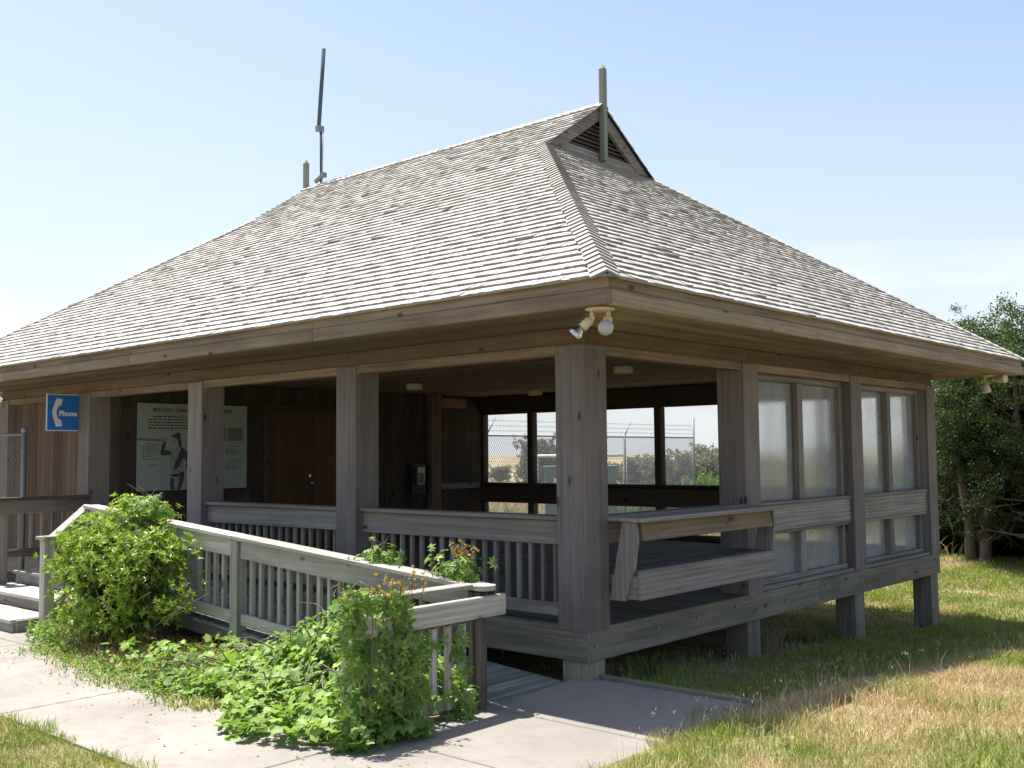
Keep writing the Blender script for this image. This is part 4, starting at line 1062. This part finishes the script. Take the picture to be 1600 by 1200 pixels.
# narrow leaf: 6 verts folded along the midrib
NL_V = [(0, 0, 0), (-0.16, 0.4, 0.05), (0, 0.45, -0.02), (0.16, 0.4, 0.05), (0, 1, -0.06)]
NL_T = [(0, 2, 1), (0, 3, 2), (1, 2, 4), (2, 3, 4)]
def bedline(x): return np.interp(x, [-6.7, -5.95, -5.2, -4.2, -3.0, -1.4, -0.2], [-1.66, -2.02, -2.12, -2.18, -2.36, -2.42, -2.36])
def bed_grass():
    parts = []
    n = 5200; x = rng.uniform(-6.6, -0.4, n); y = rng.uniform(-2.32, -1.2, n)
    k = ((x < -2.0) | (rng.random(n) < 0.35)) & (y > bedline(x) - 0.03); x, y = x[k], y[k]; n = len(x)
    t = rng.random((n, 1)); rusty = ((x > -4.9) & (x < -3.3))[:, None] & (rng.random((n, 1)) < 0.6)
    tip = np.where(rusty, RUST * rng.uniform(0.7, 1.2, (n, 1)), np.where(t < 0.45, GREEN, np.where(t < 0.75, LIME, STRAW)))
    parts.append(blades(x, y, np.full(n, -0.50), rng.uniform(0.06, 0.26, n), rng.uniform(0.004, 0.010, n), rng.uniform(0.2, 1.0, n), tip, tip * 0.8))
    n = 2200; x = rng.uniform(-5.6, -1.8, n); y = bedline(x) + 0.03 - np.abs(rng.normal(0, 0.11, n)) * (0.4 + 1.3 * vnoise(x, np.zeros(n), 1.9, 77)); t = rng.random((n, 1)); c = np.where(t < 0.5, GREEN * 1.2, np.where(t < 0.8, LIME, STRAW))
    parts.append(blades(x, y, np.full(n, -0.485), rng.uniform(0.03, 0.10, n), rng.uniform(0.006, 0.016, n), rng.uniform(0.5, 1.2, n), c, c * 0.8))
    n = 900; x = rng.uniform(-5.7, -2.4, n); y = bedline(x) + 0.05 - np.abs(rng.normal(0, 0.13, n)) * (0.3 + 1.4 * vnoise(x, np.zeros(n), 1.9, 77)); p = np.stack([x, y, rng.uniform(-0.47, -0.41, n)], 1)
    X, Y, Z = frames(rng.normal(0, 0.4, (n, 3)) + np.array([0, -0.2, 1.0]), rng.uniform(0, 6.28, n)); V, T = stamp(NL_V, NL_T, p, X * 1.6, Y, Z, rng.uniform(0.025, 0.06, n)); t = rng.random((n, 1))
    parts.append((V, T, np.repeat(np.array([0.08, 0.17, 0.03]) * (1 - t) + np.array([0.22, 0.34, 0.08]) * t, len(NL_V), 0)))
    V, T, c = merge(parts); o = np_mesh('bed_grass', V, T, c, [M_GRASS]); o['kind'] = 'stuff'; o['label'] = 'rusty dead grass and weeds in the bed below the shrub'; o['category'] = 'grass'
    b = MB(); out = [(-6.68, -1.66), (-5.95, -2.02), (-5.2, -2.12), (-4.2, -2.18), (-3.0, -2.36), (-1.4, -2.42), (-0.22, -2.36), (-0.22, -1.02), (-6.70, -1.02)]
    tp = [(x, y, -0.466 + 0.02 * (y > -1.5)) for x, y in out]; b.face(tp, M_GR)
    for i_ in range(len(out)):
        p, q = tp[i_], tp[(i_ + 1) % len(out)]; b.face([(p[0], p[1], -0.9), (q[0], q[1], -0.9), q, p], M_GR)
    o = b.build('planting_bed'); o['kind'] = 'structure'
bed_grass()

# lobed vine leaf, fan round a centre
_ang = [(-150, .62), (-120, .95), (-88, .62), (-55, 1.0), (-28, .70), (0, 1.12), (28, .70), (55, 1.0), (88, .62), (120, .95), (150, .62), (180, .22)]
VL_V = [(0, 0, 0.0)] + [(0.5 * r * math.sin(R(a)), 0.5 * r * math.cos(R(a)), -0.10 * r * r + 0.05 * math.sin(R(a * 3))) for a, r in _ang]
VL_T = [(0, i + 1, (i + 1) % 12 + 1) for i in range(12)][::1]
VL_T = [(a, c, b) for a, b, c in VL_T]

def shrub():
    c0 = np.array([-5.12, -1.62, 0.0]); o_ = empty('shrub', (-5.12, -1.62, -0.47), 'bushy light green shrub growing through the railing beside the steps', 'shrub')
    parts = []; tips = []; Z0 = -0.30
    lobes = [((-5.05, -1.62, 0.28), (0.80, 0.56, 0.62)), ((-5.00, -1.45, 0.72), (0.46, 0.36, 0.34)), ((-5.50, -1.62, 0.22), (0.46, 0.36, 0.44)), ((-4.40, -1.52, 0.30), (0.48, 0.42, 0.48)),
             ((-5.32, -1.70, 0.52), (0.45, 0.36, 0.34)), ((-4.72, -1.78, 0.48), (0.44, 0.36, 0.34)), ((-5.05, -1.86, 0.0), (0.55, 0.32, 0.28)), ((-4.55, -1.70, -0.05), (0.40, 0.34, 0.28))]
    pos, nrm = [], []
    for (c, r) in lobes:
        n = int(760 * (r[0] * r[2] / 0.3)); d = rng.normal(size=(n, 3)); d /= np.linalg.norm(d, axis=1, keepdims=True)
        rad = rng.uniform(0.62, 1.16, (n, 1)) + (rng.random((n, 1)) < 0.05) * 0.16
        p = np.array(c) + d * np.array(r) * rad; pos.append(p); nrm.append(d)
    pos = np.concatenate(pos); nrm = np.concatenate(nrm)
    gap = vnoise(pos[:, 0] * 3 + pos[:, 1], pos[:, 2] * 3, 1.6, 21) > 0.34
    ok = gap & (pos[:, 2] > -0.40); pos, nrm = pos[ok], nrm[ok]
    aim = nrm + rng.normal(0, 0.35, nrm.shape) + np.array([0, 0, 0.55]); aim /= np.linalg.norm(aim, axis=1, keepdims=True)
    X, Y, Z = frames(aim, rng.uniform(0, 6.28, len(aim)))
    K = 9; tone = np.clip(rng.normal(0.5, 0.25, len(pos)), 0, 1)
    for k in range(K):
        a = 2 * np.pi * k / K * 2.4 + rng.normal(0, 0.2, len(pos)); el = rng.uniform(0.15, 0.95, len(pos))
        ld = (X * np.cos(a)[:, None] + Y * np.sin(a)[:, None]) * np.cos(el)[:, None] + Z * np.sin(el)[:, None]
        side = np.cross(ld, Z); side /= np.linalg.norm(side, axis=1, keepdims=True) + 1e-9; up_ = np.cross(side, ld)
        sz = rng.uniform(0.036, 0.068, len(pos)); start = pos - Z * (0.012 * k / K)
        V, T = stamp(NL_V, NL_T, start, side, ld, up_, sz)
        col = np.array([0.110, 0.220, 0.028]) * (1 - tone[:, None]) + np.array([0.430, 0.540, 0.095]) * tone[:, None]
        col = col * rng.uniform(0.8, 1.2, (len(pos), 1)); parts.append((V, T, np.repeat(col, len(NL_V), 0)))
    # inner leaves in a darker green
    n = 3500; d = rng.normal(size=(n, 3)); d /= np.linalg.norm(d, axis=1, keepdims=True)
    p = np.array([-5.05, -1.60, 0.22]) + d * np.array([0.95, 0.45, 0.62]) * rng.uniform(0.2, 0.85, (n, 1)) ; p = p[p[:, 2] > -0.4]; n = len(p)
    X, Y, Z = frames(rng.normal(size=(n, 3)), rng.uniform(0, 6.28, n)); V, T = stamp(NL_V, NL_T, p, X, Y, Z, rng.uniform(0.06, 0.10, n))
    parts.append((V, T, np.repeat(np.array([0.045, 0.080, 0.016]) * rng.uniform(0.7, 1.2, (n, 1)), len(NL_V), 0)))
    # vine with broad leaves draped over the crown of the shrub
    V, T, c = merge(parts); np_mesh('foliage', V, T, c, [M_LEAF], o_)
    m = MB()
    for k in range(46):
        b = Vector((-5.1 + rng.normal(0, 0.22), -1.55 + rng.normal(0, 0.12), -0.5)); t = Vector((-5.05 + rng.normal(0, 0.5), -1.60 + rng.normal(0, 0.28), rng.uniform(0.1, 0.75)))
        mid = b.lerp(t, 0.5) + Vector((rng.normal(0, 0.07), rng.normal(0, 0.07), 0.05)); m.tube([b, mid, t], [0.013, 0.009, 0.004], wood('twig', 2), 5, caps=False)
    m.build('stems', o_)
shrub()

CR_V, CR_T = [], []
for _a in (-105, -52, 0, 52, 105):
    _c, _s = math.cos(R(_a)), math.sin(R(_a)); _b = len(CR_V)
    for (_x, _y, _z) in NL_V:
        _x, _y = _x * 1.25, _y * (0.62 if abs(_a) < 60 else 0.48) + 0.03
        CR_V.append((_x * 0.6 * _c + _y * _s, -_x * 0.6 * _s + _y * _c, _z - 0.10 * _y))
    CR_T += [tuple(_b + i for i in t_) for t_ in NL_T]
def vine_obj(name, base, label, cat, pos, nrm, size, colA, colB, stems=(), LV=None, LT=None):
    LV = LV or VL_V; LT = LT or VL_T
    o_ = empty(name, base, label, cat); n = len(pos)
    X, Y, Z = frames(nrm, rng.uniform(0, 6.28, n)); V, T = stamp(LV, LT, pos, X, Y, Z, size)
    t = np.clip(rng.normal(0.5, 0.28, (n, 1)), 0, 1); col = (colA * (1 - t) + colB * t) * rng.uniform(0.85, 1.15, (n, 1))
    np_mesh('foliage', V, T, np.repeat(col, len(LV), 0), [M_VINE], o_, smooth=True)
    for pts in stems: m = MB(); m.tube(pts, [0.006] * (len(pts) - 1) + [0.002], wood('twig', 2), 5, caps=False, rnd=0.7); m.build('runner', o_)
    return o_
VA, VB = np.array([0.075, 0.175, 0.030]), np.array([0.330, 0.460, 0.105])
RED, YEL = np.array([0.33, 0.13, 0.055]), np.array([0.36, 0.34, 0.09])
def mound(x, y):
    """height of the vine cover above the ground"""
    h = 0.10 + 0.66 * np.exp(-(((x + 1.30) / 0.78) ** 2 + ((y + 1.42) / 0.38) ** 2)) + 0.44 * np.exp(-(((x + 0.50) / 0.36) ** 2 + ((y + 1.70) / 0.40) ** 2))
    h = h + 0.12 * np.exp(-(((x + 2.2) / 0.6) ** 2 + ((y + 1.5) / 0.4) ** 2)) + 0.22 * (vnoise(x, y, 3.2, 30) - 0.4)
    return np.clip(h, 0.03, 1)
def vines():
    n = 4800; x = rng.uniform(-4.0, 0.1, n); y = rng.uniform(-2.95, -1.15, n)
    edge = -2.35 - 0.50 * np.exp(-((x + 0.75) / 0.75) ** 2) - 0.10 * vnoise(x, y, 2.5, 40) - 0.16 * np.sin(x * 4.1) * 0.5
    taper = np.clip((x + 3.9) / 1.6, 0.0, 1)
    k = (y > edge) & (rng.random(n) < 0.25 + 0.75 * taper) & ~((x > -0.20) & (y > -1.9))
    x, y = x[k], y[k]; n = len(x)
    h = mound(x, y); z = -0.48 + h * (1 - 0.75 * rng.random(n) ** 2.2) + rng.normal(0, 0.03, n) + (rng.random(n) < 0.12) * 0.07; z = np.maximum(z, -0.465)
    e = 0.03; gx = (mound(x + e, y) - mound(x - e, y)) / (2 * e); gy_ = (mound(x, y + e) - mound(x, y - e)) / (2 * e)
    nrm = np.stack([-gx * 0.7, -gy_ * 0.7, np.ones(n)], 1) + rng.normal(0, 0.45, (n, 3)) + np.array([-0.1, -0.15, 0.15])
    stems = []
    for k_ in range(46):
        a = Vector((rng.uniform(-3.2, -0.5), rng.uniform(-2.2, -1.3), 0)); a.z = -0.46 + float(mound(a.x, a.y)); b = a + Vector((rng.normal(0, 0.25), rng.normal(-0.1, 0.2), rng.uniform(0.0, 0.16))); stems.append([a, a.lerp(b, 0.5) + Vector((0, 0, 0.05)), b])
    vine_obj('trailing_vine', (-1.6, -1.8, -0.48), 'broad leaved green vine spreading over the bed and onto the path', 'vine', np.stack([x, y, z], 1), nrm, np.where(rng.random(n) < 0.35, 0.6, 1.0) * rng.uniform(0.06, 0.16, n), VA, VB, stems)
    # curtain hanging over the wing railing
    n = 1700; y = rng.uniform(-2.56, -1.30, n); z = rng.uniform(-0.47, 0.50, n)
    dens = np.clip((-1.80 - y) / 0.30, 0.05, 0.9) * (0.35 + 0.9 * (vnoise(y, z, 5.0, 91) > 0.42)) * np.where(z > 0.20, np.clip((-1.95 - y) / 0.1, 0.05, 1), 1) + (np.abs(y + 1.42) < 0.06) * 0.35 * (z < 0.2)
    k = rng.random(n) < dens; y, z = y[k], z[k]; n = len(y)
    x = -0.13 + rng.uniform(-0.05, 0.10, n) * (1.1 - 0.5 * (z + 0.48))
    bg_n = n; nrm = np.stack([np.full(n, 0.9), np.full(n, -0.45), np.full(n, 0.35)], 1) + rng.normal(0, 0.35, (n, 3))
    stems = [[Vector((-0.10, -1.9 - 0.1 * i, -0.45)), Vector((-0.06, -1.95 - 0.08 * i, 0.0)), Vector((-0.10, -2.0 - 0.06 * i, 0.45))] for i in range(6)]
    vine_obj('climbing_vine', (-0.15, -2.0, -0.48), 'dense vine curtain climbing the short wing railing', 'vine', np.stack([x, y, z], 1), nrm, rng.uniform(0.07, 0.15, n), VA * 0.9, VB * 0.8, stems, CR_V, CR_T)
    # tufts lying on the ramp cap and the draped crown on the shrub
    def tuft(c, r, n, label, red=0.15):
        d = rng.normal(size=(n, 3)); d /= np.linalg.norm(d, axis=1, keepdims=True); p = np.array(c) + d * np.array(r) * rng.uniform(0.3, 1.0, (n, 1)) * np.where(rng.random((n, 1)) < 0.22, 1.5, 1.0) * (0.55 + 0.9 * vnoise(d[:, 0] * 2 + c[0], d[:, 2] * 2, 1.3, 15))[:, None]
        p[:, 2] = np.maximum(p[:, 2], c[2] - r[2] * 0.5)
        vine_obj('vine_tuft', (c[0], c[1], c[2] - r[2] * 0.5), label, 'vine', p, d + np.array([0.2, -0.5, 0.6]) + rng.normal(0, 0.3, (n, 3)), rng.uniform(0.07, 0.12, n), VA, VB,
                 [[Vector(c), Vector(c) + Vector((rng.normal(0, 0.05), rng.normal(0, 0.05), r[2])), Vector(c) + Vector((rng.normal(0, 0.14), rng.normal(0, 0.06), r[2] * rng.uniform(1.4, 2.1)))] for _ in range(5)], CR_V, CR_T)
    tuft((-0.52, -1.06, 0.56), (0.25, 0.12, 0.12), 120, 'bright green vine tuft with red shoots on the lower end of the ramp railing')
    tuft((-1.50, -1.04, 0.60), (0.27, 0.11, 0.11), 70, 'small vine tuft with upright twigs halfway along the ramp railing')
    tuft((-5.02, -1.30, 0.93), (0.42, 0.26, 0.15), 420, 'deep green vine draped over the very top of the shrub')
    # reddish young shoots: slender stalks with small leaves
    def shoots(c, spread, n, label, h=0.22):
        o_ = empty('young_shoots', c, label, 'vine'); m = MB(); ps = []
        for _ in range(n):
            b = Vector(c) + Vector((rng.normal(0, spread[0]), rng.normal(0, spread[1]), 0)); t = b + Vector((rng.normal(0, 0.05), rng.normal(0, 0.05), h * rng.uniform(0.6, 1.3)))
            m.tube([b, b.lerp(t, 0.5) + Vector((rng.normal(0, 0.02), 0, 0)), t], [0.004, 0.003, 0.0015], wood('door', 2), 4, caps=False)
            for q in range(9): ps.append(b.lerp(t, 0.35 + 0.65 * q / 8) + Vector((rng.normal(0, 0.018), rng.normal(0, 0.018), 0)))
        m.build('stalks', o_); ps = np.array(ps); k = len(ps)
        X, Y, Z = frames(rng.normal(size=(k, 3)) + np.array([0, -0.5, 0.5]), rng.uniform(0, 6.28, k)); V, T = stamp(VL_V, VL_T, ps, X, Y, Z, rng.uniform(0.02, 0.042, k))
        t = rng.random((k, 1)); np_mesh('leaves', V, T, np.repeat(RED * (1 - t) + YEL * t, len(VL_V), 0), [M_VINE], o_)
    shoots((-0.12, -1.98, 0.42), (0.04, 0.09), 7, 'reddish young vine shoots rising over the wing railing cap', 0.25)
    shoots((-0.50, -1.06, 0.62), (0.08, 0.04), 6, 'dark red vine shoots above the tuft at the ramp railing end', 0.16)
    shoots((-0.55, -1.95, 0.25), (0.20, 0.10), 12, 'rust coloured vine shoots along the top of the planted bed', 0.26)
vines()

# ------------------------------------------------------------------ cedar trees at the right and other background growth
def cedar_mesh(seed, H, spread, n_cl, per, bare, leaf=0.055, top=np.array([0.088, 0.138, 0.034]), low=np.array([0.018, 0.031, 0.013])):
    r = np.random.default_rng(seed); m = MB(); W_ = wood('twig', 2); ends = []
    ns = 4
    for k in range(ns):
        a = 2 * math.pi * k / ns + r.uniform(0, 1); lean = spread * r.uniform(0.15, 0.45)
        p = [Vector((0.16 * math.cos(a), 0.16 * math.sin(a), -0.2))]
        for i in range(1, 7):
            t = i / 6; p.append(Vector((math.cos(a) * (0.16 + lean * t ** 1.2) + r.normal(0, 0.06), math.sin(a) * (0.16 + lean * t ** 1.2) + r.normal(0, 0.06), H * 0.86 * t)))
        m.tube(p, [0.13, 0.11, 0.09, 0.07, 0.05, 0.03, 0.012], W_, 7, caps=False, rnd=float(r.random()))
        for j in range(26):
            t = r.uniform(0.08, 0.98); i = min(5, int(t * 6)); q = p[i].lerp(p[i + 1], t * 6 - i); b = r.uniform(0, 6.28)
            ln = spread * r.uniform(0.45, 1.05) * (1.0 - 0.55 * max(0, t - 0.45)); e_ = q + Vector((math.cos(b) * ln, math.sin(b) * ln, ln * r.uniform(0.05, 0.75)))
            md = q.lerp(e_, 0.5) + Vector((r.normal(0, 0.08), r.normal(0, 0.08), -0.05)); rr_ = 0.035 * (1 - 0.6 * t)
            m.tube([q, md, e_], [rr_, rr_ * 0.6, 0.006], W_, 5, caps=False, rnd=float(r.random())); ends.append((np.array(e_), t)); ends.append((np.array(md.lerp(e_, 0.4)), t))
            for _ in range(5):   # dead twigs
                s0 = q.lerp(e_, r.uniform(0.2, 0.9)); s1 = s0 + Vector((r.normal(0, 0.25), r.normal(0, 0.25), r.normal(0.0, 0.22))); m.tube([s0, s1], [0.007, 0.002], W_, 3, caps=False, rnd=float(r.random()))
    P_, Cc = [], []
    for (e_, t) in ends:
        if e_[2] < bare * H and r.random() < 0.70: continue
        for _ in range(n_cl):
            c = e_ + r.normal(0, 0.20, 3) * np.array([1, 1, 0.8]); nn = int(per * r.uniform(0.5, 1.3)); rad = r.uniform(0.10, 0.24)
            d = r.normal(size=(nn, 3)); d /= np.linalg.norm(d, axis=1, keepdims=True); q = c + d * rad * r.random((nn, 1)) ** 0.45 * np.array([1, 1, 0.75])
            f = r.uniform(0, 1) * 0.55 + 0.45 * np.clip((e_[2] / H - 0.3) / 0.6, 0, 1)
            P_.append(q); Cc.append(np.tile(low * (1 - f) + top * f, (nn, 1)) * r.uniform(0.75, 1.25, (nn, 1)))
    P_ = np.concatenate(P_); Cc = np.concatenate(Cc); n = len(P_)
    X, Y, Z = frames(r.normal(size=(n, 3)) + np.array([0, 0, 0.4]), r.uniform(0, 6.28, n))
    V, T = stamp([(0, 0, 0), (-0.22, 0.5, 0.0), (0.22, 0.5, 0.0), (0, 1.0, 0.08)], [(0, 2, 1), (1, 2, 3)], P_, X, Y, Z, r.uniform(0.6, 1.4, n) * leaf)
    return m, (V, T, np.repeat(Cc, 4, 0))
def place_tree(proto, loc, sc, rz, label, group=None, name='cedar_tree', cat='tree'):
    t = empty(name, loc, label, cat, group); t.scale = (sc, sc, sc); t.rotation_euler = (0, 0, rz)
    for o in proto:
        c = o.copy(); C.objects.link(c); c.parent = t
    return t
def make_proto(seed, **k):
    m, (V, T, c) = cedar_mesh(seed, **k); a = m.build('trunk'); b = np_mesh('crown', V, T, c, [M_CED]); return [a, b]
def drop(protos):
    for o in protos: C.objects.unlink(o) if o.name in C.objects else None; 
    for o in protos: bpy.data.objects.remove(o)
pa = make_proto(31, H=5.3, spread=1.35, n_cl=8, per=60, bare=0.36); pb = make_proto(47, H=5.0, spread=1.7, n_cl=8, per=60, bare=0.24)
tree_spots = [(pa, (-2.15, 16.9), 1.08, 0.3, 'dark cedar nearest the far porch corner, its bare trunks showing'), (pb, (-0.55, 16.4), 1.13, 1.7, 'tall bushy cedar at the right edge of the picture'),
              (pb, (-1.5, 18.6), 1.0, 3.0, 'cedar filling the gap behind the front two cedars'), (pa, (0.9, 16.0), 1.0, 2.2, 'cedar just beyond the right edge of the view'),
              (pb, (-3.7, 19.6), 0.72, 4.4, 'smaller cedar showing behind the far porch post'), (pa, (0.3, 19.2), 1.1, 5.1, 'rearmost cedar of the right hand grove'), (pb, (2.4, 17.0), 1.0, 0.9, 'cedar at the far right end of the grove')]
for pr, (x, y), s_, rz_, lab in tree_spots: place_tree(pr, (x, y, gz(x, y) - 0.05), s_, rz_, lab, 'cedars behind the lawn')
drop(pa); drop(pb)
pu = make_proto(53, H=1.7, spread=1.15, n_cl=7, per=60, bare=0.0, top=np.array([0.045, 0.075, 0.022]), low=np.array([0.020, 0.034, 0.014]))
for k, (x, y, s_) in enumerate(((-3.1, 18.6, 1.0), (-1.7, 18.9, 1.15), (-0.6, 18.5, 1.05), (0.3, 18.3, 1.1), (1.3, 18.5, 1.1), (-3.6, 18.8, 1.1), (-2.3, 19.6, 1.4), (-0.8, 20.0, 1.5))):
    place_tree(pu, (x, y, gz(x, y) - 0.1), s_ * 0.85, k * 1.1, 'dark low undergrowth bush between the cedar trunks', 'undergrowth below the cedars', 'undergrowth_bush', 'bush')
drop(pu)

# dune shrubs and trees seen through the windows
ps1 = make_proto(61, H=2.2, spread=1.5, n_cl=3, per=34, bare=0.0, leaf=0.16, top=np.array([0.21, 0.22, 0.145]), low=np.array([0.16, 0.17, 0.12]))  # washed-out haze put into the pale leaf colours
ps2 = make_proto(67, H=3.4, spread=1.7, n_cl=3, per=34, bare=0.25, leaf=0.17, top=np.array([0.16, 0.17, 0.115]), low=np.array([0.13, 0.135, 0.10]))  # leaf colours paled for haze likewise
ps3 = make_proto(71, H=1.3, spread=1.0, n_cl=3, per=30, bare=0.0, leaf=0.10, top=np.array([0.16, 0.26, 0.06]), low=np.array([0.07, 0.12, 0.03]))
cp = Vector((5.4561, -7.0859, 1.4957))
def at(px, depth):
    d = fwd + r2 * ((px - 800) / 1617.19); p = cp + d * depth; return p.x, p.y
spots = [(ps2, 838, 60, 0.85, 'lone windswept tree on the dune seen through the left back window', 'dune_tree', 'tree', None)]
for px, dp, s_ in ((1000, 60, 0.75), (1045, 52, 0.75), (1075, 50, 0.9), (1018, 64, 0.65), (970, 66, 0.55), (1102, 70, 0.7), (1124, 66, 1.0), (905, 70, 0.5), (780, 72, 0.45), (735, 70, 0.5), (1205, 60, 0.8), (1290, 64, 0.9), (1180, 40, 0.6), (1235, 42, 0.65), (1265, 38, 0.6), (1330, 40, 0.7), (1365, 43, 0.75), (1400, 38, 0.65), (1435, 42, 0.7), (1215, 36, 0.5), (1300, 35, 0.5)):
    spots.append((ps1, px, dp, s_, 'grey green shrub in the thicket on the dune beyond the fence', 'dune_shrub', 'shrub', 'shrubs on the far dune'))
for px, dp, s_ in ((1105, 33, 0.9), (1085, 31, 0.7), (1128, 34, 0.95), (1010, 31, 0.7), (985, 32, 0.65), (795, 30, 0.5), (1050, 33, 0.75)):
    spots.append((ps3, px, dp, s_, 'bright green low bush just beyond the chain link fence', 'low_bush', 'bush', 'low bushes beyond the fence'))
for i, (pr, px, dp, s_, lab, nm, cat, grp) in enumerate(spots):
    x, y = at(px, dp); place_tree(pr, (x, y, gz(x, y) - 0.05), s_, i * 1.3, lab, grp, nm, cat)
# trees off to the left beyond the low fence, a sliver of which shows
for i, (x, y) in enumerate(((-30, 9.5), (-33, 13.0))): place_tree(ps2, (x, y, gz(x, y)), 1.3, i * 2.0, 'green tree beyond the left end of the pavilion', 'trees beyond the left end', 'far_tree', 'tree')
drop(ps1); drop(ps2); drop(ps3)
def dune_grass():
    parts = []
    n = 26000; px = rng.uniform(690, 1500, n); dp = rng.uniform(24, 62, n) ; a = (px - 800) / 1617.19
    x = cp.x + dp * (fwd.x + r2.x * a); y = cp.y + dp * (fwd.y + r2.y * a)
    g = vnoise(x, y, 0.13, 51)[:, None]; t = rng.random((n, 1)); c = np.where(g > 0.46, np.array([0.12, 0.15, 0.06]), np.array([0.40, 0.32, 0.19])) * (0.8 + 0.4 * t)
    parts.append(blades(x, y, ground_np(x, y) - 0.02, rng.uniform(0.2, 0.55, n), rng.uniform(0.03, 0.07, n), rng.uniform(0.2, 0.8, n), c, c * 0.85))
    V, T, c = merge(parts); o = np_mesh('dune_grass', V, T, c, [M_GRASS]); o['kind'] = 'stuff'; o['label'] = 'pale dry dune grass beyond the chain link fence'; o['category'] = 'grass'
dune_grass()
# weeds under the floor edge at the right
def litter():
    n = 420; x = rng.uniform(-6.5, 1.2, n); y = -2.35 - np.abs(rng.normal(0, 0.35, n)); k = (y > -3.6); x, y = x[k], y[k]; n = len(x)
    p = np.stack([x, y, np.full(n, GZ + 0.004)], 1); X, Y, Z = frames(rng.normal(0, 0.25, (n, 3)) + np.array([0, 0, 1.0]), rng.uniform(0, 6.28, n))
    V, T = stamp(NL_V, NL_T, p, X * 1.6, Y, Z, rng.uniform(0.012, 0.045, n)); t = rng.random((n, 1)); c = RUST * 0.5 * (1 - t) + STRAW * 0.6 * t
    o = np_mesh('leaf_litter', V, T, np.repeat(c, len(NL_V), 0), [M_GRASS]); o['kind'] = 'stuff'; o['label'] = 'dry leaf litter scattered on the concrete path'; o['category'] = 'leaf litter'
litter()
def foot_weed():
    n = 520; x = rng.normal(-5.75, 0.32, n); y = rng.normal(-1.98, 0.15, n); k = (x > -6.6) & (x < -4.9) & (y > bedline(x) - 0.12); x, y = x[k], y[k]; n = len(x)
    p = np.stack([x, y, -0.46 + rng.uniform(0, 0.22, n) * np.exp(-((x + 5.75) / 0.5) ** 2)], 1)
    o_ = empty('weed_clump', (-5.75, -1.98, -0.48), 'small leafy green weed clump on the ground at the foot of the stair post', 'weed')
    X, Y, Z = frames(rng.normal(0, 0.5, (n, 3)) + np.array([0, -0.2, 0.8]), rng.uniform(0, 6.28, n)); V, T = stamp(NL_V, NL_T, p, X, Y, Z, rng.uniform(0.05, 0.10, n) * 1.1)
    t = rng.random((n, 1)); np_mesh('foliage', V, T, np.repeat(VA * (1 - t) + VB * t, len(NL_V), 0), [M_VINE], o_)
foot_weed()
def weeds():
    for i, (x, y, h) in enumerate(((0.10, 0.75, 0.30), (-0.05, 3.3, 0.55), (-0.25, 3.75, 0.5))):
        z = gz(x, y); n = 60; a = rng.uniform(0, 6.28, n); t = rng.random(n)
        xx = x + np.cos(a) * 0.10 * t; yy = y + np.sin(a) * 0.16 * t
        c = np.tile(np.array([[0.07, 0.13, 0.03], [0.30, 0.26, 0.15], [0.25, 0.22, 0.13]])[i], (n, 1)) * rng.uniform(0.7, 1.2, (n, 1))
        V, T, c = blades(xx, yy, np.full(n, z - 0.02), rng.uniform(0.5, 1.0, n) * h, np.full(n, 0.016 if i == 0 else 0.006), rng.uniform(0.2, 0.9, n), c, c * 0.8)
        o = np_mesh('weed', V, T, c, [M_GRASS])
        tag(o, ['leafy green weed at the foot of the near corner pile', 'tall dry weed beside the second pile under the floor', 'wispy dry weed deeper under the floor edge'][i], 'weed')
weeds()
